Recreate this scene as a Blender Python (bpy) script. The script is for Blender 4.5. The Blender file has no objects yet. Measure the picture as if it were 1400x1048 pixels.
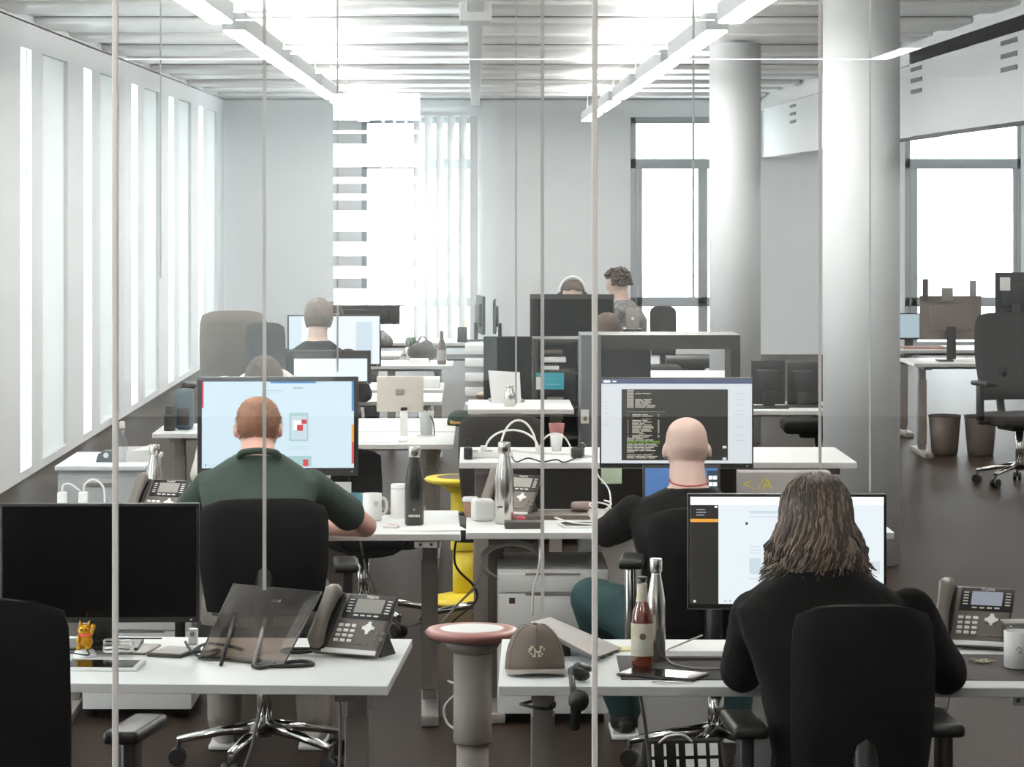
import bpy, bmesh, math, random
from mathutils import Vector, Matrix, Euler
random.seed(7)
S = bpy.context.scene
COL = S.collection
R = math.radians
F, HC, VX, VY = 4100.0, 1.97, 650.0, 270.0      # focal length in px, eye height, vanishing point of the 1400x1048 photograph

# ---------------------------------------------------------------- camera, sky, exposure
cam = bpy.data.cameras.new('camera')
cam.sensor_width = 36.0
cam.lens = F / 1400 * 36.0
cam.shift_x = (700 - VX) / 1400
cam.shift_y = (VY - 524) / 1400
cam.clip_end = 300
co = bpy.data.objects.new('camera', cam)
COL.objects.link(co)
co.location = (0, 0, HC)
co.rotation_euler = (R(90), 0, 0)
S.camera = co
w = bpy.data.worlds.new('overcast_sky')
S.world = w
w.use_nodes = True
nt = w.node_tree
bg = nt.nodes['Background']
bg.inputs['Color'].default_value = (0.93, 0.97, 1.0, 1)
bg.inputs['Strength'].default_value = 9.0
S.view_settings.view_transform = 'Standard'
S.view_settings.look = 'None'
S.view_settings.gamma = 1.0
S.view_settings.use_curve_mapping = False
S.view_settings.exposure = 0.52
LAMP = 24.0          # radiance of the ceiling light diffusers
UPL = 40.0
S.cycles.max_bounces = 8
S.cycles.diffuse_bounces = 4
S.cycles.glossy_bounces = 4
S.cycles.transmission_bounces = 6
S.cycles.transparent_max_bounces = 16
S.cycles.caustics_reflective = False
S.cycles.caustics_refractive = False
S.cycles.sample_clamp_indirect = 6.0
S.cycles.use_denoising = True

# ---------------------------------------------------------------- materials
def lin(c):
    if isinstance(c, str):
        c = tuple(int(c[i:i + 2], 16) / 255 for i in (0, 2, 4))
        c = tuple(x / 12.92 if x <= 0.04045 else ((x + 0.055) / 1.055) ** 2.4 for x in c)
    return (c[0], c[1], c[2], 1.0)

MATS = {}
def mat(name, c, rough=0.5, metal=0.0, var=0.06, scale=12.0, bump=0.0, spec=0.5, stretch=None, trans=0.0, alpha=1.0, c2=None, sheen=0.0):
    m = bpy.data.materials.new(name)
    m.use_nodes = True
    t = m.node_tree
    b = t.nodes['Principled BSDF']
    b.inputs['Roughness'].default_value = rough
    b.inputs['Metallic'].default_value = metal
    b.inputs['Specular IOR Level'].default_value = spec
    b.inputs['Transmission Weight'].default_value = trans
    b.inputs['Alpha'].default_value = alpha
    if sheen: b.inputs['Sheen Weight'].default_value = sheen
    tc = t.nodes.new('ShaderNodeTexCoord')
    mp = t.nodes.new('ShaderNodeMapping')
    if stretch: mp.inputs['Scale'].default_value = stretch
    nz = t.nodes.new('ShaderNodeTexNoise')
    nz.inputs['Scale'].default_value = scale
    nz.inputs['Detail'].default_value = 5.0
    t.links.new(tc.outputs['Object'], mp.inputs['Vector'])
    t.links.new(mp.outputs['Vector'], nz.inputs['Vector'])
    mx = t.nodes.new('ShaderNodeMix')
    mx.data_type = 'RGBA'
    a = lin(c)
    if c2 is None:
        lo = tuple(x * (1 - var) for x in a[:3]) + (1,)
        hi = tuple(min(1, x * (1 + var)) for x in a[:3]) + (1,)
        t.links.new(nz.outputs['Fac'], mx.inputs[0])
    else:
        lo, hi = a, lin(c2)
        rp = t.nodes.new('ShaderNodeValToRGB')
        rp.color_ramp.elements[0].position = 0.4
        rp.color_ramp.elements[1].position = 0.6
        t.links.new(nz.outputs['Fac'], rp.inputs[0])
        t.links.new(rp.outputs[0], mx.inputs[0])
    mx.inputs[6].default_value = lo
    mx.inputs[7].default_value = hi
    t.links.new(mx.outputs[2], b.inputs['Base Color'])
    if bump:
        bp = t.nodes.new('ShaderNodeBump')
        bp.inputs['Strength'].default_value = bump
        bp.inputs['Distance'].default_value = 0.004
        t.links.new(nz.outputs['Fac'], bp.inputs['Height'])
        t.links.new(bp.outputs['Normal'], b.inputs['Normal'])
    MATS[name] = m
    return m

def emit(name, c, s=1.0):
    m = bpy.data.materials.new(name)
    m.use_nodes = True
    t = m.node_tree
    b = t.nodes['Principled BSDF']
    b.inputs['Base Color'].default_value = (0.01, 0.01, 0.01, 1)
    b.inputs['Roughness'].default_value = 0.35
    b.inputs['Emission Color'].default_value = lin(c)
    b.inputs['Emission Strength'].default_value = s
    MATS[name] = m
    return m

def pane(name, refl, tint=(1, 1, 1), rough=0.0):
    m = bpy.data.materials.new(name)
    m.use_nodes = True
    t = m.node_tree
    t.nodes.clear()
    o = t.nodes.new('ShaderNodeOutputMaterial')
    mx = t.nodes.new('ShaderNodeMixShader')
    tr = t.nodes.new('ShaderNodeBsdfTransparent')
    tr.inputs[0].default_value = (*tint, 1)
    gl = t.nodes.new('ShaderNodeBsdfGlossy')
    gl.inputs['Roughness'].default_value = rough
    mx.inputs[0].default_value = refl
    t.links.new(tr.outputs[0], mx.inputs[1])
    t.links.new(gl.outputs[0], mx.inputs[2])
    t.links.new(mx.outputs[0], o.inputs[0])
    MATS[name] = m
    return m

WHITE = mat('white_paint', 'dfe2e3', 0.6, var=0.03, scale=3)
FARW = mat('pale_grey_plaster', 'e6e9ea', 0.7, var=0.03, scale=2)
CEILM = mat('satin_white_metal_ceiling', 'e4e4e2', 0.28, var=0.03, scale=2, spec=0.6)
TRUNK = mat('matt_white_trunking', 'e8e8e6', 0.5, var=0.02)
GAP = mat('ceiling_gap_grey', '6f6c69', 0.7)
FRAME = mat('window_frame_grey', 'a3a8ab', 0.5, var=0.04)
CARPET = mat('brown_grey_floor', '332922', 0.45, var=0.18, scale=30, bump=0.04, spec=0.035)
DKFLOOR = mat('dark_corridor_carpet', '1c1917', 0.9, var=0.2, scale=40, spec=0.1)
SNOW = mat('pale_paved_ground', 'd9dcdc', 0.9)
BLIND = mat('white_blind_fabric', 'eceeee', 0.8, var=0.03, scale=40, stretch=(1, 1, .05))
DESKT = mat('white_desk_laminate', 'eef0ef', 0.38, var=0.015, scale=4)
DESKE = mat('pale_grey_desk_edge', 'c9c6c4', 0.5, var=0.03)
LEGM = mat('taupe_powder_coated_steel', '837a73', 0.45, var=0.05)
BLACKF = mat('black_mesh_fabric', '0d0c0c', 0.85, var=0.25, scale=220, bump=0.25, spec=0.2)
GREYF = mat('dark_grey_chair_fabric', '3b3937', 0.85, var=0.2, scale=200, bump=0.2, spec=0.25)
TAUPEF = mat('grey_brown_coat_fabric', '6d655e', 0.9, var=0.2, scale=30, bump=0.3, spec=0.2)
BLACKP = mat('black_plastic', '121110', 0.42, var=0.1)
BLACKG = mat('black_gloss', '070707', 0.12, var=0.05, spec=.3)
DARKP = mat('dark_grey_plastic', '35312e', 0.45, var=0.08)
GREYP = mat('mid_grey_plastic', '8a8480', 0.42, var=0.04)
TAUPEP = mat('taupe_phone_plastic', '6e665f', 0.4, var=0.04)
CHROME = mat('polished_chrome', 'd8d6d3', 0.14, 1.0, var=0.03)
STEEL = mat('brushed_steel', 'd4d0cc', 0.24, 1.0, var=0.06, scale=60, stretch=(1, 1, .03))
WPLAST = mat('white_plastic', 'e9e8e6', 0.35, var=0.02)
SKIN = mat('pale_skin', 'd3b5a7', 0.5, var=0.09, scale=16, bump=0.1, c2=None)
SKINP = mat('pink_skin', 'dcab9b', 0.5, var=0.1, scale=14, bump=0.1)
PAPER = mat('white_paper', 'f1f0ec', 0.8, var=0.02)
YELLOW = mat('yellow_plastic', 'e8cf3a', 0.45, var=0.05)
CORD = mat('black_cord_rubber', '191817', 0.55)
GCORD = mat('grey_cord_rubber', '9d9790', 0.5)
WCORD = mat('white_cord_rubber', 'e9e6e2', 0.4)
GLASSW = pane('clear_partition_glass', 0.085, (0.985, 0.99, 0.988))
GLASSX = pane('clear_window_glass', 0.05, (0.97, 0.985, 0.985))
SMOKE = pane('smoked_acrylic', 0.02, (0.44, 0.39, 0.35), 0.25)
LAMPE = emit('light_diffuser', (1.0, 0.97, 0.92), LAMP)
UPE = emit('uplight_diffuser', (1.0, 0.98, 0.95), UPL)
SCR_W = emit('screen_white', 'dfe7ec', 0.95)
SCR_B = emit('screen_pale_blue', 'c9dde8', 0.95)

# ---------------------------------------------------------------- mesh helpers
class MB:
    def __init__(self): self.bm = bmesh.new()
    def _fin(self, n0, m, sm):
        self.bm.faces.ensure_lookup_table()
        for i in range(n0, len(self.bm.faces)):
            f = self.bm.faces[i]; f.material_index = m; f.smooth = sm
        return self
    def box(self, c, s, m=0, bev=0.0, rot=None, seg=2, sm=None):
        t = bmesh.new()
        bmesh.ops.create_cube(t, size=1.0)
        bmesh.ops.scale(t, vec=s, verts=t.verts)
        if bev: bmesh.ops.bevel(t, geom=list(t.edges), offset=min(bev, min(s) * .49), segments=seg, affect='EDGES', profile=0.6)
        M = Matrix.Translation(c)
        if rot is not None: M = M @ Euler(rot).to_matrix().to_4x4()
        return self.add(t, M, m, bool(bev) if sm is None else sm)
    def add(self, t, M=None, m=0, sm=False):
        if M is not None: bmesh.ops.transform(t, matrix=M, verts=t.verts)
        n0 = len(self.bm.faces)
        mp = {v: self.bm.verts.new(v.co) for v in t.verts}
        for f in t.faces:
            try: self.bm.faces.new([mp[v] for v in f.verts])
            except ValueError: pass
        t.free()
        return self._fin(n0, m, sm)
    def loft(self, rings, m=0, cap=True, sm=True, closed=False):
        n0 = len(self.bm.faces)
        vs = [[self.bm.verts.new(p) for p in r] for r in rings]
        k = len(vs[0])
        pairs = list(zip(vs[:-1], vs[1:])) + ([(vs[-1], vs[0])] if closed else [])
        for a, b in pairs:
            for i in range(k):
                j = (i + 1) % k
                self.bm.faces.new((a[i], a[j], b[j], b[i]))
        if cap and not closed:
            self.bm.faces.new(list(reversed(vs[0]))); self.bm.faces.new(vs[-1])
        self._fin(n0, m, sm)
        if cap and not closed:
            self.bm.faces.ensure_lookup_table()
            self.bm.faces[-1].smooth = self.bm.faces[-2].smooth = False
        return self
    def lathe(self, prof, c=(0, 0, 0), n=24, m=0, cap=True, M=None):
        rings = []
        for r, z in prof:
            ring = [Vector((c[0] + r * math.cos(2 * math.pi * i / n), c[1] + r * math.sin(2 * math.pi * i / n), c[2] + z)) for i in range(n)]
            rings.append([M @ p for p in ring] if M is not None else ring)
        return self.loft(rings, m, cap)
    def cyl(self, p0, p1, r0, r1=None, n=14, m=0, cap=True):
        p0, p1 = Vector(p0), Vector(p1)
        r1 = r0 if r1 is None else r1
        q = (p1 - p0).to_track_quat('Z', 'Y')
        rings = []
        for p, r in ((p0, r0), (p1, r1)):
            rings.append([p + q @ Vector((r * math.cos(2 * math.pi * i / n), r * math.sin(2 * math.pi * i / n), 0)) for i in range(n)])
        return self.loft(rings, m, cap)
    def tube(self, pts, r, n=8, m=0, closed=False, flat=1.0):
        pts = [Vector(p) for p in pts]
        k = len(pts)
        rs = r if isinstance(r, (list, tuple)) else [r] * k
        rings, up = [], None
        for i, p in enumerate(pts):
            if closed: d = pts[(i + 1) % k] - pts[i - 1]
            else: d = pts[min(i + 1, k - 1)] - pts[max(i - 1, 0)]
            if d.length < 1e-9: d = Vector((0, 0, 1))
            d.normalize()
            if up is None: up = Vector((0, 0, 1)) if abs(d.z) < .9 else Vector((1, 0, 0))
            up = up - d * up.dot(d)
            if up.length < 1e-6: up = d.orthogonal()
            up.normalize()
            sd = d.cross(up)
            rings.append([p + up * (rs[i] * flat * math.cos(2 * math.pi * j / n)) + sd * (rs[i] * math.sin(2 * math.pi * j / n)) for j in range(n)])
        return self.loft(rings, m, True, True, closed)
    def ell(self, c, r, m=0, u=18, v=12, rot=None):
        t = bmesh.new()
        bmesh.ops.create_uvsphere(t, u_segments=u, v_segments=v, radius=1.0)
        M = Matrix.Translation(c)
        if rot is not None: M = M @ Euler(rot).to_matrix().to_4x4()
        M = M @ Matrix.Diagonal((*r, 1))
        return self.add(t, M, m, True)
    def poly(self, pts, th, m=0, M=None):
        """flat polygon in x,y extruded by th along +z"""
        a = [Vector((p[0], p[1], 0)) for p in pts]; b = [Vector((p[0], p[1], th)) for p in pts]
        if M is not None: a = [M @ p for p in a]; b = [M @ p for p in b]
        return self.loft([a, b], m, True, False)
    def quad(self, pts, m=0):
        n0 = len(self.bm.faces)
        self.bm.faces.new([self.bm.verts.new(p) for p in pts])
        return self._fin(n0, m, False)
    def xf(self, M):
        bmesh.ops.transform(self.bm, matrix=M, verts=self.bm.verts); return self
    def build(self, name, mats, parent=None, fix=True):
        if fix: bmesh.ops.recalc_face_normals(self.bm, faces=self.bm.faces)
        me = bpy.data.meshes.new(name)
        self.bm.to_mesh(me); self.bm.free()
        for x in (mats if isinstance(mats, (list, tuple)) else [mats]): me.materials.append(x)
        o = bpy.data.objects.new(name, me)
        COL.objects.link(o)
        if parent is not None: o.parent = parent
        return o

def tag(o, label, cat, group=None):
    o['label'] = label; o['category'] = cat
    if group: o['group'] = group
    return o
def thing(name, label, cat, loc=(0, 0, 0), rz=0.0, group=None):
    o = bpy.data.objects.new(name, None)
    o.empty_display_size = 0.05
    COL.objects.link(o)
    o.location = loc; o.rotation_euler = (0, 0, rz)
    return tag(o, label, cat, group)
def struct(o): o['kind'] = 'structure'; return o
def sroot(name, loc=(0, 0, 0)):
    o = bpy.data.objects.new(name, None); COL.objects.link(o); o.location = loc
    o['kind'] = 'structure'; return o
def stuff(o): o['kind'] = 'stuff'; return o
def kids(o): return [c for c in COL.objects if c.parent == o]
def dup(root, loc, rz, label, group=None):
    r = root.copy(); COL.objects.link(r)
    r.location = loc; r.rotation_euler = (0, 0, rz); r['label'] = label
    if group: r['group'] = group
    for ch in kids(root):
        c = ch.copy(); COL.objects.link(c); c.parent = r
        for g in kids(ch):
            d = g.copy(); COL.objects.link(d); d.parent = c
    return r
def X(px, Y): return (px - VX) * Y / F
def Z(py, Y): return HC - (py - VY) * Y / F
def YD(py, z=0.72): return (HC - z) * F / (py - VY)
def spl(pts, n=6, closed=False):
    pts = [Vector(p) for p in pts]; out = []; k = len(pts)
    rng = range(k) if closed else range(k - 1)
    for i in rng:
        p0 = pts[(i - 1) % k] if closed or i > 0 else pts[0]
        p1, p2 = pts[i], pts[(i + 1) % k]
        p3 = pts[(i + 2) % k] if closed or i + 2 < k else pts[-1]
        for j in range(n):
            t = j / n
            out.append(0.5 * ((2 * p1) + (p2 - p0) * t + (2 * p0 - 5 * p1 + 4 * p2 - p3) * t * t + (3 * p1 - p0 - 3 * p2 + p3) * t ** 3))
    if not closed: out.append(pts[-1])
    return out
def cable(name, label, pts, r, m, cat='cable', group=None, n=6):
    p = spl(pts, n)
    c = p[0].copy()
    o = MB().tube([q - c for q in p], r, 8).build(name, m)
    o.location = c
    return tag(o, label, cat, group)
def text(body, size, m, parent, M, name='lettering', ext=0.0004):
    cu = bpy.data.curves.new('lettering', 'FONT')
    cu.body = body; cu.size = size; cu.align_x = 'CENTER'; cu.align_y = 'CENTER'; cu.extrude = ext; cu.resolution_u = 2
    t = bpy.data.objects.new('lettering', cu)
    me = bpy.data.meshes.new_from_object(t)
    bpy.data.objects.remove(t); bpy.data.curves.remove(cu)
    me.transform(M)
    me.materials.clear(); me.materials.append(m)
    o = bpy.data.objects.new(name, me); COL.objects.link(o); o.parent = parent
    return o

# ---------------------------------------------------------------- the room
XL, XR, ZC, YF, YG, YB = -3.16, 3.56, 3.21, 37.7, 6.5, -14.0
XRR = 9.5
struct(MB().box(((XL - .6 + XRR) / 2, (YG + YF) / 2, -.1), (XRR - XL + .6, YF - YG, .2)).build('floor', CARPET))
struct(MB().box(((XL - .6 + XRR) / 2, (YB + YG) / 2 - .02, -.1), (XRR - XL + .6, YG - YB - .04, .2)).build('floor', DKFLOOR))
struct(MB().box((2, 12, -.45), (160, 160, .1)).build('ground', SNOW))
ceil = sroot('ceiling')
MB().box(((XL + XRR) / 2, (YB + YF) / 2, ZC + .22), (XRR - XL + 1, YF - YB + .6, .2)).build('slab', GAP, ceil)
# metal ceiling planks laid across the room, with two wider shadow joints per bay
y = YG - .2
bay = 0
edges = []
proto = None
while y < YF - .1:
    nx = 20.2 + 0.0
    wd = 0.92
    y2 = min(y + wd, YF)
    edges.append((y, y2)); y = y2 + .02
    if len(edges) % 11 == 8: y += .13
for i, (a, b) in enumerate(edges):
    dz = (.0, .035, .012, .05)[i % 4]
    MB().box(((XL + XR) / 2, (a + b) / 2, ZC + .03 + dz), (XR - XL, b - a, .05), bev=.012).build('ceiling_plank', CEILM, ceil)
MB().box(((XL + XR) / 2, (YB + YG) / 2 - .1, ZC + .05), (XR - XL, YG - YB - .2, .08)).build('ceiling_panel', CEILM, ceil)
MB().box(((XR + XRR) / 2, (YB + YF) / 2, ZC - .1), (XRR - XR, YF - YB, .1)).build('ceiling_panel', CEILM, ceil)
tr = struct(MB().box((0.0, (YG + YF) / 2, ZC - .05), (.11, YF - YG - .2, .1), bev=.01).box((0, 12.6, ZC - .1), (.17, .4, .14), bev=.01).box((0, 18.6, ZC - .1), (.2, .4, .12), bev=.01).build('trim_1', TRUNK))

# drop beam on the right with ventilation slits
ZB = 2.47
beam = sroot('wall_right')
MB().box((XR + .12, (YG + 24.6) / 2, (ZB + ZC + .1) / 2), (.24, 24.6 - YG, ZC + .1 - ZB)).box((XR + .16, (24.6 + YF) / 2, (ZB + ZC + .1) / 2), (.24, YF - 24.6, ZC + .1 - ZB)).build('beam_panel', FARW, beam)
for yv in (7.9, 14.0, 20.0, 24.2, 29.6, 34.0):
    for k in range(3):
        MB().box((XR + (.0 if yv < 24.6 else .04), yv, 2.92 + .09 - k * .09), (.012, .6, .032)).build('vent_slit', GAP, beam)
MB().box((XRR + .1, (YB + YF) / 2, ZC / 2), (.2, YF - YB, ZC)).build('side_panel', FARW, beam)
# far wall with three windows
wf = sroot('wall_far')
ops = [(-1.43, 0.0), (1.95, 3.3), (5.40, 6.86), (7.4, 8.9)]
xs = XL - .6
ZW = 2.98
for a, b in ops + [(XRR, XRR)]:
    MB().box(((xs + a) / 2, YF + .15, ZC / 2), (a - xs, .3, ZC)).build('wall_panel', FARW, wf)
    if b > a:
        MB().box(((a + b) / 2, YF + .15, (ZW + ZC) / 2), (b - a, .3, ZC - ZW)).build('wall_panel', FARW, wf)
        MB().box(((a + b) / 2, YF + .15, .05), (b - a, .3, .1)).build('wall_panel', FARW, wf)
    xs = b
def far_window(n, a, b, mull):
    r = sroot('window_%d' % n, ((a + b) / 2, YF + .05, 0))
    hw = (b - a) / 2
    def bar(x0, x1, z0, z1, nm='window_frame'):
        MB().box(((x0 + x1) / 2 - (a + b) / 2, 0, (z0 + z1) / 2), (x1 - x0, .09, z1 - z0), bev=.006).build(nm, FRAME, r)
    bar(a, a + .07, .1, ZW); bar(b - .05, b, .1, ZW)
    bar(a, b, ZW - .08, ZW); bar(a, b, 2.33, 2.46); bar(a, b, .60, .72); bar(a, b, .1, .16)
    for x0, x1 in mull: bar(x0, x1, .16, 2.33)
    MB().box((0, .03, (.1 + ZW) / 2), (b - a - .02, .012, ZW - .1)).build('glass_pane', GLASSX, r)
    return r
w1 = far_window(1, -1.43, 0.0, [])
w2 = far_window(2, 1.95, 3.3, [(2.02, 2.10), (2.80, 2.92)])
w3 = far_window(3, 5.40, 6.86, [(5.47, 5.56), (6.76, 6.81)])
w4 = far_window(4, 7.4, 8.9, [])
vb = thing('vertical_blind', 'white vertical slat blind drawn across the far window left of the middle', 'blind', (-.42, YF - .12, 0))
MB().box((-.3, 0, 3.02), (1.5, .06, .05)).box((-.9, .07, 3.03), (.04, .10, .03)).box((.3, .07, 3.03), (.04, .10, .03)).build('head_rail', WHITE, vb)
sl = None
for k in range(9):
    xk = .40 - .142 * k
    o = MB().box((0, 0, 1.56), (.118, .004, 2.86), rot=(0, 0, R(36 if k < 6 else 74))).build('blind_slat', BLIND, vb)
    o.location = (xk, 0, 0)
# left wall: piers, clear windows and translucent panel blinds, repeated down the room
wl = sroot('wall_left')
PAN = mat('translucent_panel_blind', 'eef2f2', 0.8, var=0.02)
_b = PAN.node_tree.nodes['Principled BSDF']; _b.inputs['Transmission Weight'].default_value = 0.0
_tl = PAN.node_tree.nodes.new('ShaderNodeBsdfTranslucent'); _tl.inputs[0].default_value = (.85, .88, .88, 1)
_mx = PAN.node_tree.nodes.new('ShaderNodeMixShader'); _mx.inputs[0].default_value = .16
_ou = PAN.node_tree.nodes['Material Output']
PAN.node_tree.links.new(_b.outputs[0], _mx.inputs[1]); PAN.node_tree.links.new(_tl.outputs[0], _mx.inputs[2]); PAN.node_tree.links.new(_mx.outputs[0], _ou.inputs[0])
Y0 = 20.25 - 3.36 * 4
k = 0
while Y0 + 3.36 * k < YF + .5:
    a = Y0 + 3.36 * k
    def pier(p, q, d=.3):
        q = min(q, YF)
        if q > p: MB().box((XL - d / 2, (p + q) / 2, ZC / 2), (d, q - p, ZC)).build('pier', FARW, wl)
    pier(a + 1.10, a + 1.65); pier(a + 3.0, a + 3.36 + .58)
    for p, q in ((a + .58, a + 1.10), (a + 1.65, a + 3.0)):
        q = min(q, YF)
        if q > p:
            MB().box((XL - .15, (p + q) / 2, (3.02 + ZC) / 2), (.3, q - p, ZC - 3.02)).build('lintel', FARW, wl)
            MB().box((XL - .15, (p + q) / 2, .03), (.3, q - p, .06)).build('sill', WHITE, wl)
    if a + 1.1 < YF:
        MB().box((XL - .035, a + .84, 1.54), (.012, .52, 2.96)).build('glass_pane', GLASSX, wl)
    if a + 3 < YF:
        MB().box((XL - .035, a + 2.325, 1.54), (.006, 1.35, 2.96)).build('blind_or_veil_panel', PAN, wl)
    k += 1
MB().box((XL - .15, (YB + Y0) / 2, ZC / 2), (.3, Y0 - YB, ZC)).build('wall_panel', FARW, wl)
PANB = PAN.copy(); PANB.name = 'dim_veil_panel'  # dim copy for the right part of the added veil
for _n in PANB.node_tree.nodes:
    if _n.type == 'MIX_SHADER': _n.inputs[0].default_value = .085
PANL = PAN.copy(); PANL.name = 'bright_veil_panel'  # brighter copy, so the reflected veil is stronger at left
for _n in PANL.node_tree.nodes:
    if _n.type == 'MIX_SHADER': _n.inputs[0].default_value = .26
# wall behind the viewer, seen only as reflections in the glass
wb = sroot('wall_back')
bo = [(-1.28, -.50)]
xs = XL - .3
for a, b in bo + [(XRR, XRR)]:
    MB().box(((xs + a) / 2, YB - .1, .16), (a - xs, .2, .32)).box(((xs + a) / 2, YB - .1, 3.11), (a - xs, .2, .2)).build('wall_panel', FARW, wb)
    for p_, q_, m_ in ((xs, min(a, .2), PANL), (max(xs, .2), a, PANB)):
        if q_ - p_ > .05: MB().box(((p_ + q_) / 2, YB - .02, 1.66), (q_ - p_, .006, 2.70)).build('blind_or_veil_panel', m_, wb)  # added glowing panels, mirrored in the glass as a pale veil
    if b > a:
        MB().box(((a + b) / 2, YB - .1, .5), (b - a, .2, 1.0)).build('wall_panel', FARW, wb)
        MB().box(((a + b) / 2, YB - .1, 3.06), (b - a, .2, .3)).build('wall_panel', FARW, wb)
        for zz in (2.62, 2.5, 2.2, 2.05, 1.9, 1.62, 1.4, 1.2):
            MB().box(((a + b) / 2, YB + .03, zz), (b - a, .02, .09)).build('window_slat', FRAME, wb)
    xs = b
MB().box((XL - .15, (YB + YF) / 2, ZC + .16), (.3, YF - YB, .34)).build('wall_leak_cover', FARW, wl)  # added above the walls to shut out sky light leaking under the slab
MB().box(((XL + XRR) / 2, YF + .15, ZC + .16), (XRR - XL, .3, .34)).build('wall_leak_cover', FARW, wf)
# round columns
for n_, (px, YY) in enumerate(((1177.5, 16.2), (1005, 24.2))):
    o = MB().lathe([(.207, 0), (.207, ZC)], n=40).build('trim_%d' % (n_ + 2), FARW)
    o.location = (X(px, YY), YY, 0); struct(o)

# glass partition in front of the office
wg = sroot('wall_front', (0, YG, 0))
JOINT = mat('joint_strip_aluminium', 'dcd8d5', 0.5, 0.0, var=0.03)
REFLJ = mat('thin_reflected_joint', 'd5d9da', 0.5, 0.0, var=0.03)  # solid colour for the fainter reflected joint lines
js = [X(158, YG) + 1.0384 * i for i in range(-3, 6)]
for a, b in zip(js[:-1], js[1:]):
    MB().box(((a + b) / 2, 0, ZC / 2), (b - a - .012, .010, ZC - .06)).build('glass_pane', GLASSW, wg)
for a in js:
    MB().box((a, -.004, ZC / 2), (.0125, .018, ZC - .06), bev=.003).build('joint_or_reflection_strip', JOINT, wg)
MB().box((.5, 0, .015), (9, .05, .03)).build('base_channel', JOINT, wg)
MB().box((.5, 0, ZC - .015), (9, .05, .03)).build('head_channel', JOINT, wg)
def strip(px, yb, wpx, d, m, yt=None):  # joint lines reflected in the glass, built as solid strips ending partway down
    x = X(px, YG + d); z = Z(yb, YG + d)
    MB().box((x, d, (z + ZC - .03) / 2), (wpx * YG / F, .006, ZC - .03 - z)).build('joint_or_reflection_strip', m, wg)
strip(361.5, 806, 5, .03, JOINT); strip(741.5, 836, 5, .03, JOINT); strip(1121, 640, 4, .03, JOINT)
strip(461.5, 508, 2.4, .05, REFLJ); strip(705.5, 552, 2.4, .05, REFLJ); strip(948, 410, 3, .05, REFLJ); strip(1189.5, 672, 2.4, .05, REFLJ); strip(219.5, 380, 2, .05, REFLJ)

# suspended linear lights
def lamp(x, yc, L, label):
    t = thing('ceiling_light', label, 'light', (x, yc, 2.9), 0, 'suspended linear ceiling lights')
    MB().box((0, 0, .055), (.13, L, .10), bev=.006).build('housing', WHITE, t)
    MB().box((0, 0, 0), (.115, L - .03, .012)).build('diffuser', LAMPE, t)
    MB().box((0, 0, .109), (.10, L - .03, .008)).build('uplight', UPE, t)
    for s in (-1, 1): MB().cyl((0, s * L * .4, .11), (0, s * L * .4, ZC - 2.9 + .03), .003, n=6).build('suspension_wire', GCORD, t)
    return t
base = None
for side, sx in (('left', -1.35), ('right', 1.35), ('added unseen right aisle', 5.7)):  # right aisle lamps are added behind the beam to brighten columns and floor
    for i in range(12):
        yc = -10.3 + 4.1 * i
        if i == 3: yc = 4.35  # added lamp above the view, brightens the strips from the corridor side
        lab = 'white linear pendant light in the %s row, %s' % (side, 'added out of view just outside the glass partition' if yc > 0 else ('behind the viewer, nearer one' if yc > -8 else 'behind the viewer, farther one')) if yc < YG else \
              'white linear pendant light number in the %s row' % side
        if -4 < yc < 1 or i == 4 or (sx > 3 and yc < 9): continue
        if yc > YG:
            lab = 'white linear pendant light in the %s row, %s from the partition' % (side, ('first', 'second', 'third', 'fourth', 'fifth', 'sixth', 'seventh', 'eighth', 'ninth')[min(8, i - 4)])
        if base is None: base = lamp(sx, yc, 3.3, lab)
        else: dup(base, (sx, yc, 2.9), 0, lab)

# ---------------------------------------------------------------- desks
def desk(label, corner, side, wd, dp, z, rz, group='white office desks', lx=.115, panel=False, foot=True, name='office_desk'):
    """corner: the front corner nearest the middle aisle, side -1 when it is the desk's right end"""
    t = thing(name, label, 'desk', (corner[0], corner[1], 0), rz, group)
    cx = side * wd / 2
    MB().box((cx, dp / 2, z - .0125), (wd, dp, .025), bev=.002).build('tabletop', DESKT, t)
    MB().box((cx, -.0008, z - .0125), (wd - .004, .0016, .0215)).build('edge_band', DESKE, t)
    for e in (lx, wd - lx):
        x = side * e
        l = MB().box((x, dp * .5, (z - .02) / 2 + .02), (.055, .085, z - .06), bev=.004).box((x, dp * .5, .33), (.064, .095, .5), bev=.004).build('leg', LEGM, t)
        if foot: MB().box((x, dp * .5 - .02, .022), (.065, dp * .92, .042), bev=.006).build('foot', GREYP, l)
        MB().box((x, dp * .5, z - .04), (.06, dp * .8, .03)).build('top_bracket', LEGM, l)
    MB().box((cx, dp * .5, z - .045), (wd - 2 * lx, .04, .035)).build('crossbar', LEGM, t)
    if panel:
        p = MB().box((side * .13, .03, z - .04), (.085, .04, .028), bev=.005).build('control_panel', WPLAST, t)
        for s in (-.02, .02): MB().cyl((side * .13 + s, .0095, z - .04), (side * .13 + s, .006, z - .04), .006, n=10).build('button', DARKP, p)
    return t
ds = {}
ds[1] = desk('white desk in the front row at left, under the smoky stand', (X(530, 7.68), 7.68), -1, 1.6, .82, .72, R(-3.2))
ds[2] = desk('white desk in the front row at right, where the long-haired person works', (X(681, 7.68), 7.68), 1, 1.6, .82, .72, R(-1.2))
ds[3] = desk('white desk of the person in the green polo shirt', (X(630, 11.15), 11.15), -1, 1.6, .84, .72, R(1.0), panel=True)
ds[4] = desk('white desk of the bald person, holding the tall steel bottle and two mugs', (X(637, 11.2), 11.2), 1, 1.6, .84, .72, 0)
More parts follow.
